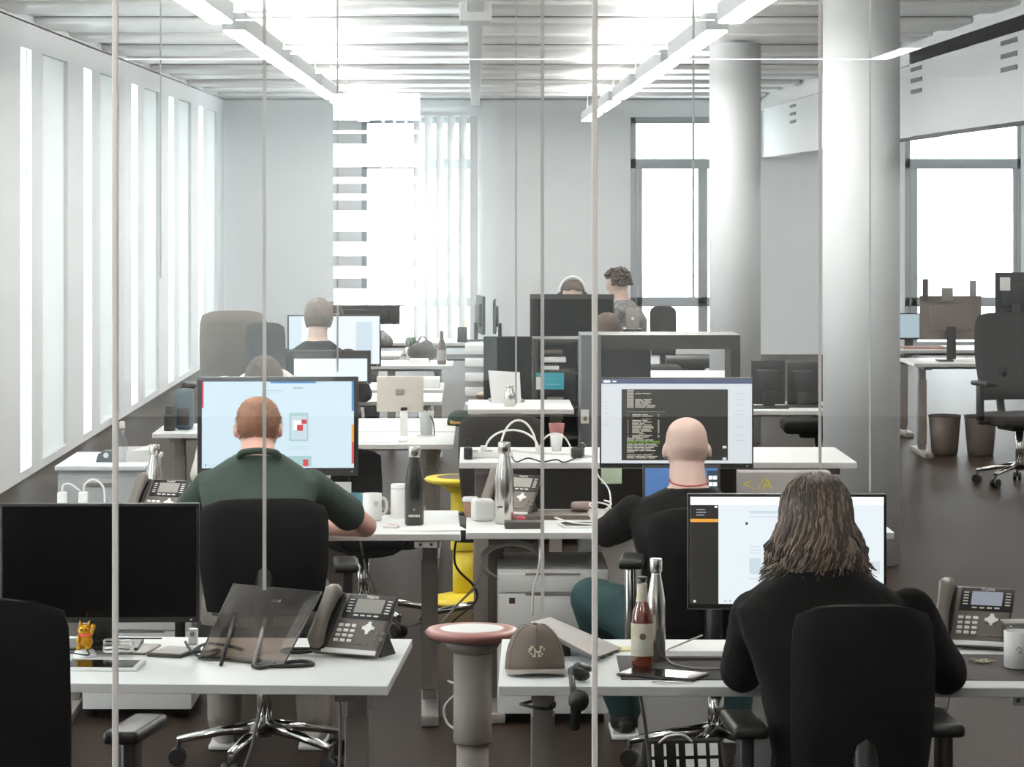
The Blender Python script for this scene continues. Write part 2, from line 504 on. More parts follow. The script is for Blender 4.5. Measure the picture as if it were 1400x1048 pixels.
ds[5] = desk('raised white desk topped with power strips and looping white cables', (X(628, 12.2), 12.2), 1, 1.618, .75, .893, 0, lx=.09)
ds[6] = desk('white desk carrying the beige backed display on a white foot', (X(620, 15.2), 15.2), -1, 1.0, .8, .72, 0)
ds[7] = desk('white desk back to back with the one under the beige display', (X(622, 16.05), 16.05), -1, 1.05, .95, .72, 0)
ds[8] = desk('raised white desk behind the empty black chair, bearing a white laptop and steel bottle', (X(640, 14.75), 14.75), 1, .52, .7, .93, 0, lx=.08)
ds[9] = desk('white desk end in the middle distance with a white box on it', (X(606, 19.5), 19.5), -1, 1.4, .8, .72, 0)
ds[10] = desk('white desk in the middle distance with a brown bottle and dark clutter', (X(619, 22.3), 22.3), -1, 1.4, .8, .72, 0)
ds[11] = desk('white desk close to the far blind, with an edge-on display', (X(684, 25.8), 25.8), -1, 1.6, .8, .72, 0)
ds[12] = desk('white desk nearest of the two beyond the round columns at far right', (X(1250, 22.6), 22.6), 1, 1.6, .8, .72, 0)
ds[13] = desk('white desk behind the nearer one at far right, under red papers', (X(1225, 24.6), 24.6), 1, 1.6, .8, .72, 0)
ds[14] = desk('white desk in front of the second round column, with black displays', (X(985, 17.6), 17.6), 1, .95, .8, .72, 0)
ds[15] = desk('small grey-white desk by the left windows with a camera and a dark pack', (X(208, 15.9), 15.9), 1, .5, .7, .72, 0)
ds[16] = desk('white desk of the grey-haired person in the distance', (X(392, 18.4), 18.4), 1, .95, .8, .72, 0)
ds[17] = desk('white desk in the distance of the person wearing headphones', (X(715, 20.9), 20.9), 1, 1.5, .8, .72, 0)
ds[18] = desk('white desk under the wide dark monitor back in the far left distance', (X(440, 23.7), 23.7), 1, .62, .75, .72, 0, lx=.08)

# ---------------------------------------------------------------- office chairs
def chair(label, x, y, rz, seat=.46, back=.96, bw=.42, fab=BLACKF, base=CHROME, arms=True, lower=None, group='office swivel chairs', armz=.22, armm=None):
    """faces +y in its own frame: the backrest is on the -y side"""
    t = thing('office_chair', label, 'chair', (x, y, 0), rz, group)
    rr = []
    for i in range(9):
        a = i / 8
        rr.append((a, seat + .09 + (back - seat - .09) * a))
    # backrest: curved pad
    b = MB(); rings = []
    for a, z in rr:
        wv = bw / 2 * (.90 + .12 * math.sin(min(1, a * 1.6) * math.pi * .55)) * (1 - .05 * max(0, a - .8) / .2)
        if a > .93: wv *= .97
        cy = -.235 - .05 * math.sin(a * 2.6) - .045 * a
        ring = []
        for s in (1, -1):
            for j in range(8):
                u = -1 + 2 * j / 7 if s == 1 else 1 - 2 * j / 7
                ring.append((u * wv, cy + .045 * (u * u) * 1.0 + s * .018 * math.sqrt(max(.05, 1 - u ** 4)), z + (-.028 * u ** 4 if a > .99 else 0)))
        rings.append(ring)
    b.loft(rings).build('backrest', fab, t)
    MB().tube(spl([(0, -.27, seat + .30), (0, -.315, seat + .12), (0, -.26, seat - .03), (0, -.06, seat - .06)]), [.03] * 19, 8).build('back_support', BLACKP, t)
    MB().box((0, .01, seat - .03), (bw + .05, .47, .085), bev=.04, seg=3).build('seat', fab, t)
    MB().box((0, 0, seat - .085), (.22, .26, .04), bev=.01).build('mechanism', BLACKP, t)
    if arms:
        for s in (-1, 1):
            a = MB().box((s * (bw / 2 + .075), -.02, seat - .04 + (armz + .03) / 2), (.035, .075, armz + .03), bev=.012).box((s * (bw / 2 + .02), -.02, seat - .05), (.14, .06, .03), bev=.01).build('armrest', armm or BLACKP, t)
            MB().box((s * (bw / 2 + .07), .03, seat + armz), (.085, .26, .032), bev=.014, seg=3).build('arm_pad', BLACKP, a)
    MB().cyl((0, 0, .1), (0, 0, seat - .09), .028, n=14).build('gas_lift', base if base is not CHROME else CHROME, t)
    for k in range(5):
        a = R(90 + 72 * k + 14)
        d = Vector((math.cos(a), math.sin(a), 0))
        l = MB().tube([d * .02 + Vector((0, 0, .135)), d * .15 + Vector((0, 0, .118)), d * .30 + Vector((0, 0, .088))], [.03, .022, .016], 8, flat=.8).build('base_leg', base, t)
        n = Vector((-d.y, d.x, 0))
        c = d * .30 + Vector((0, 0, .0))
        MB().cyl(c + n * .006 + Vector((0, 0, .03)), c + n * .028 + Vector((0, 0, .03)), .03, n=14).cyl(c - n * .006 + Vector((0, 0, .03)), c - n * .028 + Vector((0, 0, .03)), .03, n=14).cyl(c + Vector((0, 0, .03)), c + Vector((0, 0, .085)), .009, n=8).build('castor', BLACKP, l)
    return t
C1 = chair('black mesh swivel chair with a chrome star base under the person in green', X(361, 10.42), 10.42, R(4), seat=.47, back=.955, bw=.43)
C2 = chair('black swivel chair of the bald person behind the front monitor', .83, 10.35, R(-6), seat=.40, back=.93, bw=.44, armz=.31, armm=CHROME)
C3 = chair('black swivel chair of the long-haired person, nearest at right', .885, 7.22, R(3), seat=.45, back=1.03, bw=.33, armz=.25)
C4 = chair('empty black swivel chair cut off at the left edge, nearest at left', -1.10, 7.08, R(-10), seat=.46, back=1.065, bw=.46, armz=.26)
C5 = chair('empty black swivel chair standing behind the raised desk with the cables', X(681, 13.75), 13.6, R(2), seat=.50, back=1.012, bw=.37, fab=GREYF, arms=False)
C6 = chair('high-backed swivel chair draped with a grey-brown coat near the left windows', X(320, 18.1), 18.1, R(4), seat=.62, back=1.30, bw=.40, fab=TAUPEF)
C7 = chair('dark swivel chair with rounded back between the coat chair and the grey-haired person', X(376, 17.25), 17.25, R(-8), seat=.55, back=1.265, bw=.23, fab=GREYF, arms=False)
C8 = chair('dark swivel chair seen from the side against the near round column', X(1119, 20.0), 20.0, R(88), seat=.48, back=1.25, bw=.40)
C9 = chair('dark chair with a rounded back standing by the second far window', X(909, 27), 27, R(180), seat=.45, back=.985, bw=.24, fab=GREYF, arms=False)
C10 = chair('dark chair seen edge-on by the second far window', X(944, 28.2), 28.2, R(90), seat=.45, back=.97, bw=.30, fab=GREYF, arms=False)
C11 = chair('large dark swivel chair at the right edge before the far right desks', X(1394, 20.6), 20.6, R(195), seat=.48, back=1.17, bw=.42, fab=GREYF)
C12 = chair('black chair half hidden below the raised desk, beside the black bottle', X(497, 13.7), 13.7, R(200), seat=.45, back=.80, bw=.34, fab=BLACKF, arms=False)

# ---------------------------------------------------------------- displays
def monitor(label, x, y, zb, wd, ht, rz=0, screen=None, ui=(), uim=(), bez=.008, chin=.016, zt=.72, frame=BLACKP, stand=BLACKP, group=None, back=False, name='monitor', lit=None):
    """zb: bottom edge of the casing; the screen faces -y; stand goes down to zt"""
    t = thing(name, label, 'monitor', (x, y, zt), rz, group)
    z0 = zb - zt
    MB().box((0, .012, z0 + ht / 2), (wd, .024, ht), bev=.004).box((0, .03, z0 + ht / 2), (wd * .7, .03, ht * .6), bev=.012).build('casing', frame, t)
    s = MB(); sw, sh = wd - 2 * bez, ht - bez - chin
    s.box((0, -.0006, z0 + chin + sh / 2), (sw, .0016, sh))
    for k, (a, b, c, d, mi) in enumerate(ui):
        yy = -.0016 - .00012 * (k % 40 if mi else 0) - .0002
        xa, xb = -sw / 2 + a * sw, -sw / 2 + c * sw
        za, zb_ = z0 + chin + sh * (1 - d), z0 + chin + sh * (1 - b)
        s.quad([(xa, yy, za), (xb, yy, za), (xb, yy, zb_), (xa, yy, zb_)], mi)
    s.build('screen', [screen or BLACKG] + list(uim), t, fix=False)
    MB().box((wd * .46, -.0012, z0 + chin * .5), (.006, .001, .003)).build('power_light', WPLAST, t)
    nk = MB().box((0, .055, z0 * .5 + ht * .15), (.07, .03, z0 + ht * .3), bev=.006).build('stand_neck', stand, t)
    MB().box((0, .06, .006), (.22, .19, .012), bev=.005).build('stand_base', stand, t)
    return t
DK = emit('ui_dark_terminal', '2b2a25', .9); TX = emit('ui_terminal_text', 'b9b5a8', .9); GR = emit('ui_green_text', '78a04a', .9)
TITLE = emit('ui_title_bar', '4a5578', .9); LIG = emit('ui_light_grey', 'cfd4d8', .95); OR = emit('ui_orange', 'e6a23c', .95)
SIDE = emit('ui_sidebar_dark', '2a2724', .9); PB = emit('ui_pale_blue_box', 'c3d3dd', .95); RED = emit('ui_red', 'd0474f', .9); BLU = emit('ui_blue', '3f82b8', .95)
GRN = emit('ui_teal', '9fc3c4', .95); WH = emit('ui_white', 'f3f5f6', 1.0); OFF = emit('ui_grey_line', 'a9b4ba', .95)
# front left, switched off
monitor('black monitor switched off on the front left desk', X(136, 8.28), 8.28, Z(851, 8.28), 272 * 8.28 / F, (851 - 688) * 8.28 / F, R(1.5))
# front right, mail-like page
ui = [(0, 0, 1, .075, 1), (0, .075, .145, 1, 2), (0, .205, .145, .235, 3), (.305, .13, .70, .155, 4), (.305, .18, .66, .19, 4), (.305, .46, .365, .47, 4), (.305, .49, .37, .50, 4), (.305, .52, .36, .53, 4),
      (.305, .57, .365, .72, 4), (.375, .60, .98, .72, 5), (.305, .76, .365, .77, 4), (.285, .235, .297, .26, 2), (.175, .965, .185, .98, 6), (.20, .965, .21, .98, 6), (.225, .965, .235, .98, 6), (.25, .962, .26, .982, 6),
      (.015, .965, .028, .985, 5), (.125, .083, .14, .10, 1), (.03, .115, .075, .122, 6), (.03, .14, .08, .147, 6), (.03, .165, .07, .172, 6)]
M2 = monitor('slim black monitor showing a white page with an orange line in its dark menu', X(1076, 8.3), 8.3, Z(833, 8.3), 272 * 8.3 / F, (833 - 675) * 8.3 / F, R(-.5), SCR_W, ui, [WH, SIDE, OR, PB, LIG, OFF])
# second row left: pale page with a product picture
ui = [(.0, .0, .012, .30, 1), (.985, .0, 1, .34, 2), (.985, .50, 1, .70, 3), (.985, .70, 1, .95, 1), (.45, .0, .75, .02, 2), (.60, .065, .665, .085, 5), (.42, .10, .53, .11, 4), (.42, .13, .53, .135, 4),
      (.575, .36, .70, .69, 4), (.585, .40, .69, .67, 6), (.60, .45, .655, .56, 7), (.625, .50, .665, .57, 1), (.655, .44, .69, .49, 1), (.645, .58, .685, .65, 6), (.57, .75, .70, .755, 4), (.57, .78, .70, .785, 4), (.57, .86, .72, .98, 4), (.665, .90, .70, .98, 1), (.02, .955, .03, .97, 8)]
M3 = monitor('wide dark-framed monitor with a pale page facing the person in green', X(380, 11.8), 11.8, Z(650, 11.8), 220 * 11.8 / F, 135 * 11.8 / F, R(2), SCR_B, ui, [RED, BLU, OR, GRN, OFF, PB, WH, SIDE], bez=.018, chin=.03, stand=GREYP)
# second row right: code terminal
rnd = random.Random(3)
ui = [(0, 0, 1, .055, 1), (.015, .014, .06, .04, 6), (.075, .02, .10, .035, 6), (0, .055, 1, 1, 2), (.135, .12, .84, .965, 3)]
for r_ in range(46):
    yy = .13 + r_ * .0178
    if yy > .95: break
    if r_ in (14, 18): 
        ui.append((.165, yy + .006, .43, yy + .009, 4)); continue
    if r_ < 12: ui.append((.17, yy, .215, yy + .010, 4))
    segs = 3 if r_ > 32 else (2 if r_ not in (0, 1, 3, 4, 5, 12, 13, 15, 17) else 0)
    x0 = .225 if r_ < 30 else .17
    if 16 <= r_ < 32:
        ui.append((.175, yy, .18, yy + .010, 4)); ui.append((.375, yy, .385, yy + .010, 4)); x0 = .205; segs = 2
    for _ in range(segs):
        L = rnd.uniform(.03, .075)
        ui.append((x0, yy, min(.40, x0 + L), yy + .010, 5 if r_ in (34, 35) else 4)); x0 += L + .008
        if x0 > .38: break
for yy in (.79, .93): ui.append((.805, yy, .83, yy + .03, 2))
for yy in (.17, .24, .30, .37, .42, .56, .66, .72): ui.append((.885, yy, .95, yy + .006, 7))
for yy in (.27, .31, .35, .40, .54): ui.append((.015, yy, .05, yy + .006, 7))
M4 = monitor('black monitor facing the bald person, filled with a dark code terminal window', X(925, 11.75), 11.75, Z(640, 11.75), 210 * 11.75 / F, (640 - 516) * 11.75 / F, R(-1), SCR_W, ui, [TITLE, LIG, DK, TX, GR, WH, OFF], bez=.006, chin=.02)
# background displays
monitor('dark monitor with pale top edge before the person with headphones', X(782, 21.2), 21.2, Z(478, 21.2), 115 * 21.2 / F, 76 * 21.2 / F, 0, None, [(0, 0, 1, .06, 1)], [SIDE], zt=.72, bez=.012)
ui = [(0, 0, .14, 1, 1), (.74, .12, .92, 1, 1)]
monitor('monitor with a pale page in front of the grey-haired person', X(457, 18.75), 18.75, Z(501, 18.75), 128 * 18.75 / F, 71 * 18.75 / F, R(4), SCR_W, ui, [PB], bez=.01)
monitor('small bright white display below the grey-haired person', X(452, 16.5), 16.5, Z(525, 16.5), 110 * 16.5 / F, 46 * 16.5 / F, R(3), SCR_W, [(.0, .0, 1, .16, 1)], [SIDE], bez=.02)
monitor('wide dark monitor back in the far left distance', X(497, 24), 24, Z(443, 24), 100 * 24 / F, 26 * 24 / F, R(180), None, zt=.72)
monitor('slim black monitor seen edge-on, leaning left, on the desk by the blind', X(659, 26.2), 26.2, Z(456, 26.2), .45, 52 * 26.2 / F, R(97), None)
monitor('slim black monitor seen edge-on, upright, on the desk by the blind', X(675, 26.3), 26.3, Z(455, 26.3), .46, 46 * 26.3 / F, R(-92), None)
monitor('brownish monitor back on the nearer far right desk, with paper notes along its top', X(1299, 23.0), 23.0, Z(464, 23.0), 84 * 23.0 / F, 60 * 23.0 / F, R(180), None, frame=mat('brown_grey_casing', '6f625d', .5))
monitor('pale blue lit display at the left end of the far right desks', X(1243, 24.9), 24.9, Z(464, 24.9), 30 * 24.9 / F, 36 * 24.9 / F, R(-4), emit('screen_dim_blue', 'a9bcc6', .8))
monitor('left one of two black monitor backs before the second round column', X(1050, 17.9), 17.9, Z(552, 17.9), 46 * 17.9 / F, 60 * 17.9 / F, R(180), None)
monitor('right one of two black monitor backs before the second round column', X(1098, 18.0), 18.0, Z(552, 18.0), 44 * 18.0 / F, 58 * 18.0 / F, R(176), None)
monitor('dark monitor at right edge behind the large dark chair', X(1388, 24.0), 24.0, Z(432, 24.0), 56 * 24 / F, 60 * 24 / F, R(180), None)

# beige display on a white foot (third row)
t = thing('display', 'beige backed display on a broad white foot in the third row', 'monitor', (X(547, 15.6), 15.6, .72))
hz = Z(562, 15.6) - .72
MB().box((0, 0, hz + .09), (64 * 15.6 / F, .02, .185), bev=.006).build('casing', mat('beige_aluminium', 'c4bcb1', .5), t)
MB().box((0, -.012, hz + .10), (.045, .004, .03), bev=.001).build('badge', GREYP, t)
MB().box((.02, -.0, hz * .5 + .005), (.04, .02, hz + .04), bev=.003).build('stand_neck', WPLAST, t)
MB().box((.02, -.1, .006), (.045, .36, .012), bev=.003).build('stand_base', WPLAST, t)

# ---------------------------------------------------------------- people
TMP = bpy.data.scenes.new('tmp')
def remesh(mb, voxel, smooth, name, m, parent, noise=0.0, nscale=.12):
    me = bpy.data.meshes.new(name); mb.bm.normal_update()
    bmesh.ops.recalc_face_normals(mb.bm, faces=mb.bm.faces)
    mb.bm.to_mesh(me); mb.bm.free()
    o = bpy.data.objects.new('tmp', me); TMP.collection.objects.link(o)
    r = o.modifiers.new('r', 'REMESH'); r.mode = 'VOXEL'; r.voxel_size = voxel; r.use_smooth_shade = True
    if smooth:
        s = o.modifiers.new('s', 'SMOOTH'); s.factor = .5; s.iterations = smooth
    if noise:
        tx = bpy.data.textures.new('folds', 'CLOUDS'); tx.noise_scale = nscale; tx.noise_depth = 2
        d = o.modifiers.new('d', 'DISPLACE'); d.texture = tx; d.strength = noise; d.mid_level = .5
    vl = TMP.view_layers[0]; vl.update(); dg = vl.depsgraph; dg.update()
    ne = bpy.data.meshes.new_from_object(o.evaluated_get(dg), depsgraph=dg)
    bpy.data.objects.remove(o); bpy.data.meshes.remove(me)
    ne.name = name; ne.materials.clear(); ne.materials.append(m)
    for p in ne.polygons: p.use_smooth = True
    x = bpy.data.objects.new(name, ne); COL.objects.link(x); x.parent = parent
    return x
def limb(mb, pts, rad, n=14):
    for i in range(len(pts) - 1): mb.cyl(pts[i], pts[i + 1], rad[i], rad[i + 1], n)
    for p, r in zip(pts, rad): mb.ell(p, (r, r, r), u=14, v=10)
def torso(mb, rings, grow=0.0, n=22):
    rr = []
    for (cx, cy, cz, hw, hd) in rings:
        ring = []
        for i in range(n):
            a = 2 * math.pi * i / n
            c, s = math.cos(a), math.sin(a)
            ring.append((cx + (hw + grow) * math.copysign(abs(c) ** .8, c), cy + (hd + grow) * math.copysign(abs(s) ** .8, s), cz))
        rr.append(ring)
    mb.loft(rr)
def head_shape(co):
    """unit sphere direction -> head surface point, facing +y, about .23 tall"""
    x, y, z = co
    px, py, pz = x * .076, y * .097, z * .117
    if z < 0:
        k = -z
        px *= 1 - .26 * k
        if y < 0: py *= 1 - .42 * k
        else: py *= 1 - .10 * k
    if z > 0:
        g = min(1.22, ((1 - z ** 3.3) / max(1e-4, 1 - z * z)) ** .5) if z < .999 else 1.0
        px *= g; py *= g
    if y > .3:
        py += .010 * math.exp(-((z + .78) / .16) ** 2) * max(0, 1 - abs(x) * 2.6)            # chin
        py += .026 * math.exp(-((z + .18) / .15) ** 2) * math.exp(-(x / .13) ** 2) * (1 if z > -.34 else .5)   # nose
        py -= .010 * math.exp(-((z - .03) / .12) ** 2) * math.exp(-((abs(x) - .38) / .17) ** 2)    # eye sockets
        py += .006 * math.exp(-((z - .20) / .09) ** 2) * max(0, 1 - abs(x) * 1.2)              # brow
        py += .005 * math.exp(-((z + .50) / .07) ** 2) * math.exp(-(x / .24) ** 2)              # lips
    return Vector((px, py, pz))
def sphere_dirs(u=36, v=26):
    t = bmesh.new(); bmesh.ops.create_uvsphere(t, u_segments=u, v_segments=v, radius=1.0); return t
def add_head(mb, M, ears=True):
    t = sphere_dirs()
    for q in t.verts: q.co = head_shape(q.co)
    mb.add(t, M, 0, True)
    if ears:
        for s in (-1, 1):
            e = bmesh.new(); bmesh.ops.create_uvsphere(e, u_segments=12, v_segments=10, radius=1.0)
            mb.add(e, M @ Matrix.Translation((s * .079, -.008, -.006)) @ Euler((R(-12), 0, s * R(22))).to_matrix().to_4x4() @ Matrix.Diagonal((.0095, .018, .029, 1)), 0, True)
def cap(name, M, pred, grow, m, parent, th=.004, jag=.0, u=60, v=44):
    t = sphere_dirs(u, v)
    kill = [f for f in t.faces if not pred(f.calc_center_median())]
    bmesh.ops.delete(t, geom=kill, context='FACES')
    rn = random.Random(5)
    for q in t.verts:
        d = q.co.copy(); q.co = head_shape(d) + d * (grow + rn.uniform(-jag, jag))
    bmesh.ops.solidify(t, geom=list(t.faces), thickness=th)
    return MB().add(t, M, 0, True).build(name, m, parent)
def hand(mb, wrist, fwd, up, side, curl=.35, sc=1.0):
    """side: +1 when the thumb lies towards (fwd x up)"""
    wrist = Vector(wrist); f = Vector(fwd).normalized(); up = Vector(up); up = (up - f * up.dot(f)).normalized(); s = f.cross(up).normalized()
    B = Matrix((s, f, up)).transposed().to_4x4()
    mb.box(wrist + f * .048 * sc, (.078 * sc, .098 * sc, .028 * sc), bev=.012, seg=3, rot=B.to_3x3().to_euler())
    for o, L, r in ((-.030, .066, .0085), (-.010, .078, .0090), (.011, .074, .0088), (.030, .056, .0078)):
        p = wrist + f * .088 * sc + s * (-o * side) * sc
        d = f.copy(); a = 0; pts = [p - f * .02]; 
        pts.append(p)
        for seg in (.45, .32, .23):
            a += curl * (.6 + seg)
            d = (f * math.cos(a) - up * math.sin(a)); p = p + d * L * seg * sc; pts.append(p)
        limb(mb, pts, [r, r, r * .95, r * .88, r * .8], 8)
    p = wrist + f * .03 * sc + s * side * .034 * sc - up * .004
    q = p + (f * .6 + s * side * .75 - up * .2).normalized() * .034 * sc
    e = q + (f * .92 + s * side * .25 - up * .25).normalized() * .030 * sc
    limb(mb, [p - s * side * .01, p, q, e], [.011, .011, .0098, .0085], 8)

EYE = mat('eye_white', 'e6e2de', .2, var=.02); IRIS = mat('iris_dark', '3a2f28', .2)
def person(label, x, y, rz, P, hairfn=None, skin=SKIN, top=None, topname='shirt', legs=None, voxel=.0065, sleeve=1.0, shoe=None, noise=.010, feet=True, collar=True):
    """P: joints in the person's own frame (x right, y the way they face, z up)"""
    t = thing('person', label, 'person', (x, y, 0), rz)
    v = lambda k: Vector(P[k])
    hp = v('hips'); nk = v('neck'); hd = v('head')
    sw = P.get('sw', .19)
    ch = (hp + nk) / 2 + Vector(P.get('bow', (0, -.03, 0)))
    up = nk - hp
    wx = hp.x
    rings = [(hp.x, hp.y, hp.z - .10, .13, .10), (hp.x, hp.y, hp.z - .02, .165, .115), (hp.x * .8 + ch.x * .2, hp.y * .7 + ch.y * .3, hp.z + up.z * .2, .155, .11),
             (ch.x, ch.y, hp.z + up.z * .45, .16, .115), (ch.x * .5 + nk.x * .5, ch.y * .45 + nk.y * .55 - .035, hp.z + up.z * .68, sw - .012, .12),
             (nk.x, nk.y - .035, hp.z + up.z * .83, sw + .0, .098), (nk.x, nk.y - .02, hp.z + up.z * .915, sw - .055, .078), (nk.x, nk.y - .005, nk.z, .064, .060)]
    HM = Matrix.Translation(hd) @ Euler((P.get('nod', 0), P.get('tilt', 0), P.get('turn', 0))).to_matrix().to_4x4()
    b = MB()
    torso(b, rings)
    nb = HM @ Vector((0, -.018, -.07))
    limb(b, [nk - Vector((0, 0, .03)), nb], [P.get('nr', .062), P.get('nr', .062) - .004])
    add_head(b, HM)
    for s, S_ in ((-1, 'l'), (1, 'r')):
        sh, el, wr = v('sh' + S_), v('el' + S_), v('wr' + S_)
        limb(b, [sh, (sh + el) / 2, el, el * .45 + wr * .55, wr], [.050, .046, .041, .037, .028])
        fw = (wr - el).normalized(); fw = Vector((fw.x - s * .05, fw.y, fw.z * .2))
        hand(b, wr, fw, (0, 0, 1), -s)
        kn, an = v('kn' + S_), v('an' + S_)
        limb(b, [hp + Vector((s * .09, .0, -.03)), (hp + kn) / 2 + Vector((s * .04, 0, 0)), kn, kn * .6 + an * .4, an], [.092, .082, .062, .058, .042])
        if feet: b.ell(an + Vector((0, .075, -.045)), (.044, .125, .038))
    body = remesh(b, voxel, 3 if voxel < .01 else 2, 'body', skin, t)
    e = MB()
    for s in (-1, 1): e.ell(HM @ Vector((s * .030, .0765, .004)), (.0125, .0125, .0125), 0, 12, 8)
    e.build('eyes', EYE, t)
    if top is not None:
        c = MB(); torso(c, rings[1:-1] + [(nk.x, nk.y - .004, nk.z + P.get('cz', .004), .064, .060)], .013)
        
        for S_ in 'lr':
            sh, el, wr = v('sh' + S_), v('el' + S_), v('wr' + S_)
            if sleeve < .6: limb(c, [sh, sh + (el - sh) * .35, sh + (el - sh) * .66], [.062, .062, .064])
            else: limb(c, [sh, (sh + el) / 2, el, el * .45 + wr * .55, wr - (wr - el) * .06], [.063, .060, .056, .051, .041])
        remesh(c, voxel * 1.15, 3, topname, top, t, noise)
    if legs is not None:
        c = MB(); torso(c, rings[:3], .012)
        for s, S_ in ((-1, 'l'), (1, 'r')):
            kn, an = v('kn' + S_), v('an' + S_)
            limb(c, [hp + Vector((s * .09, 0, -.03)), (hp + kn) / 2 + Vector((s * .04, 0, 0)), kn, kn * .5 + an * .5, an], [.105, .095, .077, .071, .060])
        remesh(c, voxel * 1.3, 3, 'trousers', legs, t, noise)
    if shoe is not None and feet:
        for S_ in 'lr':
            an = v('an' + S_)
            so = MB().ell(an + Vector((0, .07, -.05)), (.052, .145, .045)).cyl(an + Vector((0, -.01, -.06)), an + Vector((0, -.01, .0)), .050, .046)
            bm_ = so.bm
            for q in bm_.verts: q.co.z = max(q.co.z, .012)
            sh_ = so.build('shoe', shoe, t)
            MB().box(an + Vector((0, .065, .011 - an.z)), (.10, .285, .020), bev=.009, seg=3).build('sole', WPLAST, sh_)
    if hairfn: hairfn(t, HM)
    return t
HAIRR = mat('short_ginger_hair', '94694f', .7, var=.35, scale=90, bump=.5, stretch=(1, 1, .4))
HAIRS = mat('shaved_stubble', 'b29585', .6, var=.10, scale=60)
HAIRB = mat('dark_brown_hair', '4a3a30', .6, var=.35, scale=40, bump=.6, stretch=(1, 1, .2))
HAIRG = mat('ash_grey_hair', '6d6057', .6, var=.25, scale=40, bump=.6, stretch=(1, 1, .2))
HAIRF = mat('wavy_brown_hair', '4b3e35', .45, var=.7, scale=26, stretch=(1.0, 1.0, .35), spec=.5)
HAIRL = mat('wavy_light_brown_hair', '8b7767', .45, var=.5, scale=26, stretch=(1.0, 1.0, .35), spec=.5)
GREENP = mat('dark_green_polo', '39463f', .85, var=.15, scale=9, bump=.2, spec=.25)
BLACKT = mat('black_cotton', '100f0e', .9, var=.2, scale=20, bump=.15, spec=.2)
JEANG = mat('grey_jeans', '7d756c', .9, var=.15, scale=60)
TEALT = mat('dark_teal_trousers', '1d3f40', .85, var=.15, scale=30)
BLKJ = mat('black_jeans', '1b1a1a', .9, var=.15)
SHOEW = mat('pale_sneaker', 'cfc9c2', .7); SHOEK = mat('black_shoe', '1d1b1a', .6)

def hair_red(t, HM):
    def p(c):
        x, y, z = c
        bald = (x + .25 + .25 * math.sin(z * 7 + y * 3)) < -.18 - .55 * max(0, .62 - z) + .25 * max(0, z - .5) and z > .18
        bald = False
        return not bald and ((y < .25 and z > -.30 - .2 * max(0, -y - .3)) and not (abs(x) > .86 and z < .08 and y > -.35)) or (z > .62 and y < .75 and not bald)
    h = cap('hair', HM, p, .003, HAIRR, t, .005, .0012)
    rn = random.Random(9); m = MB()
    for _ in range(900):
        th, zz = rn.uniform(0, 2 * math.pi), rn.uniform(-.3, .98)
        d = Vector((math.cos(th) * math.sqrt(1 - zz * zz), math.sin(th) * math.sqrt(1 - zz * zz), zz))
        if not p(d): continue
        q = HM @ (head_shape(d) + d * .004); e = HM @ (head_shape(d) + d * .009 + Vector((rn.uniform(-.005, .005), rn.uniform(-.004, .002), -.012)))
        m.tube([q, e], [.0012, .0005], 3)
    stuff(m.build('hair_tufts', HAIRR, t))
P1 = dict(hips=(0, 0, .53), neck=(-.005, .20, 1.055), head=(-.015, .30, 1.135), nod=R(-18), sw=.20, bow=(0, -.02, 0), nr=.066,
          shl=(-.18, .185, .94), ell=(-.30, .42, .80), wrl=(-.13, .68, .755), shr=(.185, .205, .94), elr=(.365, .48, .768), wrr=(.13, .66, .752),
          knl=(-.15, .44, .53), knr=(.17, .44, .53), anl=(-.135, .26, .10), anr=(.185, .26, .10))
PA = person('person with short ginger hair in a dark green polo shirt, elbow on desk', X(352, 10.55), 10.5, 0, P1, hair_red, SKINP, GREENP, 'polo_shirt', JEANG, sleeve=.5, shoe=SHOEW)
MB().tube(spl([(-.07, .135, 1.05), (-.055, .115, 1.068), (0, .105, 1.075), (.055, .115, 1.068), (.07, .135, 1.05)], 5), .013, 8).build('collar', GREENP, PA)

def hair_bald(t, HM):
    cap('beard', HM, lambda c: c.y > .25 and c.z < -.42, .002, HAIRB, t, .003, .001)
P2 = dict(hips=(0, 0, .46), neck=(.015, .20, .945), head=(.012, .27, 1.066), nod=R(-8), sw=.205, bow=(0, -.05, 0), nr=.069, cz=-.004,
          shl=(-.185, .185, .85), ell=(-.265, .50, .745), wrl=(-.13, .74, .752), shr=(.215, .185, .855), elr=(.29, .48, .76), wrr=(.14, .74, .752),
          knl=(-.33, .30, .53), knr=(.22, .45, .48), anl=(-.20, .48, .10), anr=(.2, .42, .10))
PB_ = person('bald person in a black top with a thin red cord at the neck', .745, 10.48, 0, P2, hair_bald, SKIN, BLACKT, 'shirt', TEALT, shoe=SHOEK)
MB().tube(spl([(.015 + .069 * math.cos(a), .195 + .066 * math.sin(a), .962 + .012 * math.sin(a)) for a in [i * math.pi / 6 for i in range(12)]], 3, True), .003, 6, closed=True).build('neck_cord', mat('red_cord', 'a8463c', .6), PB_)

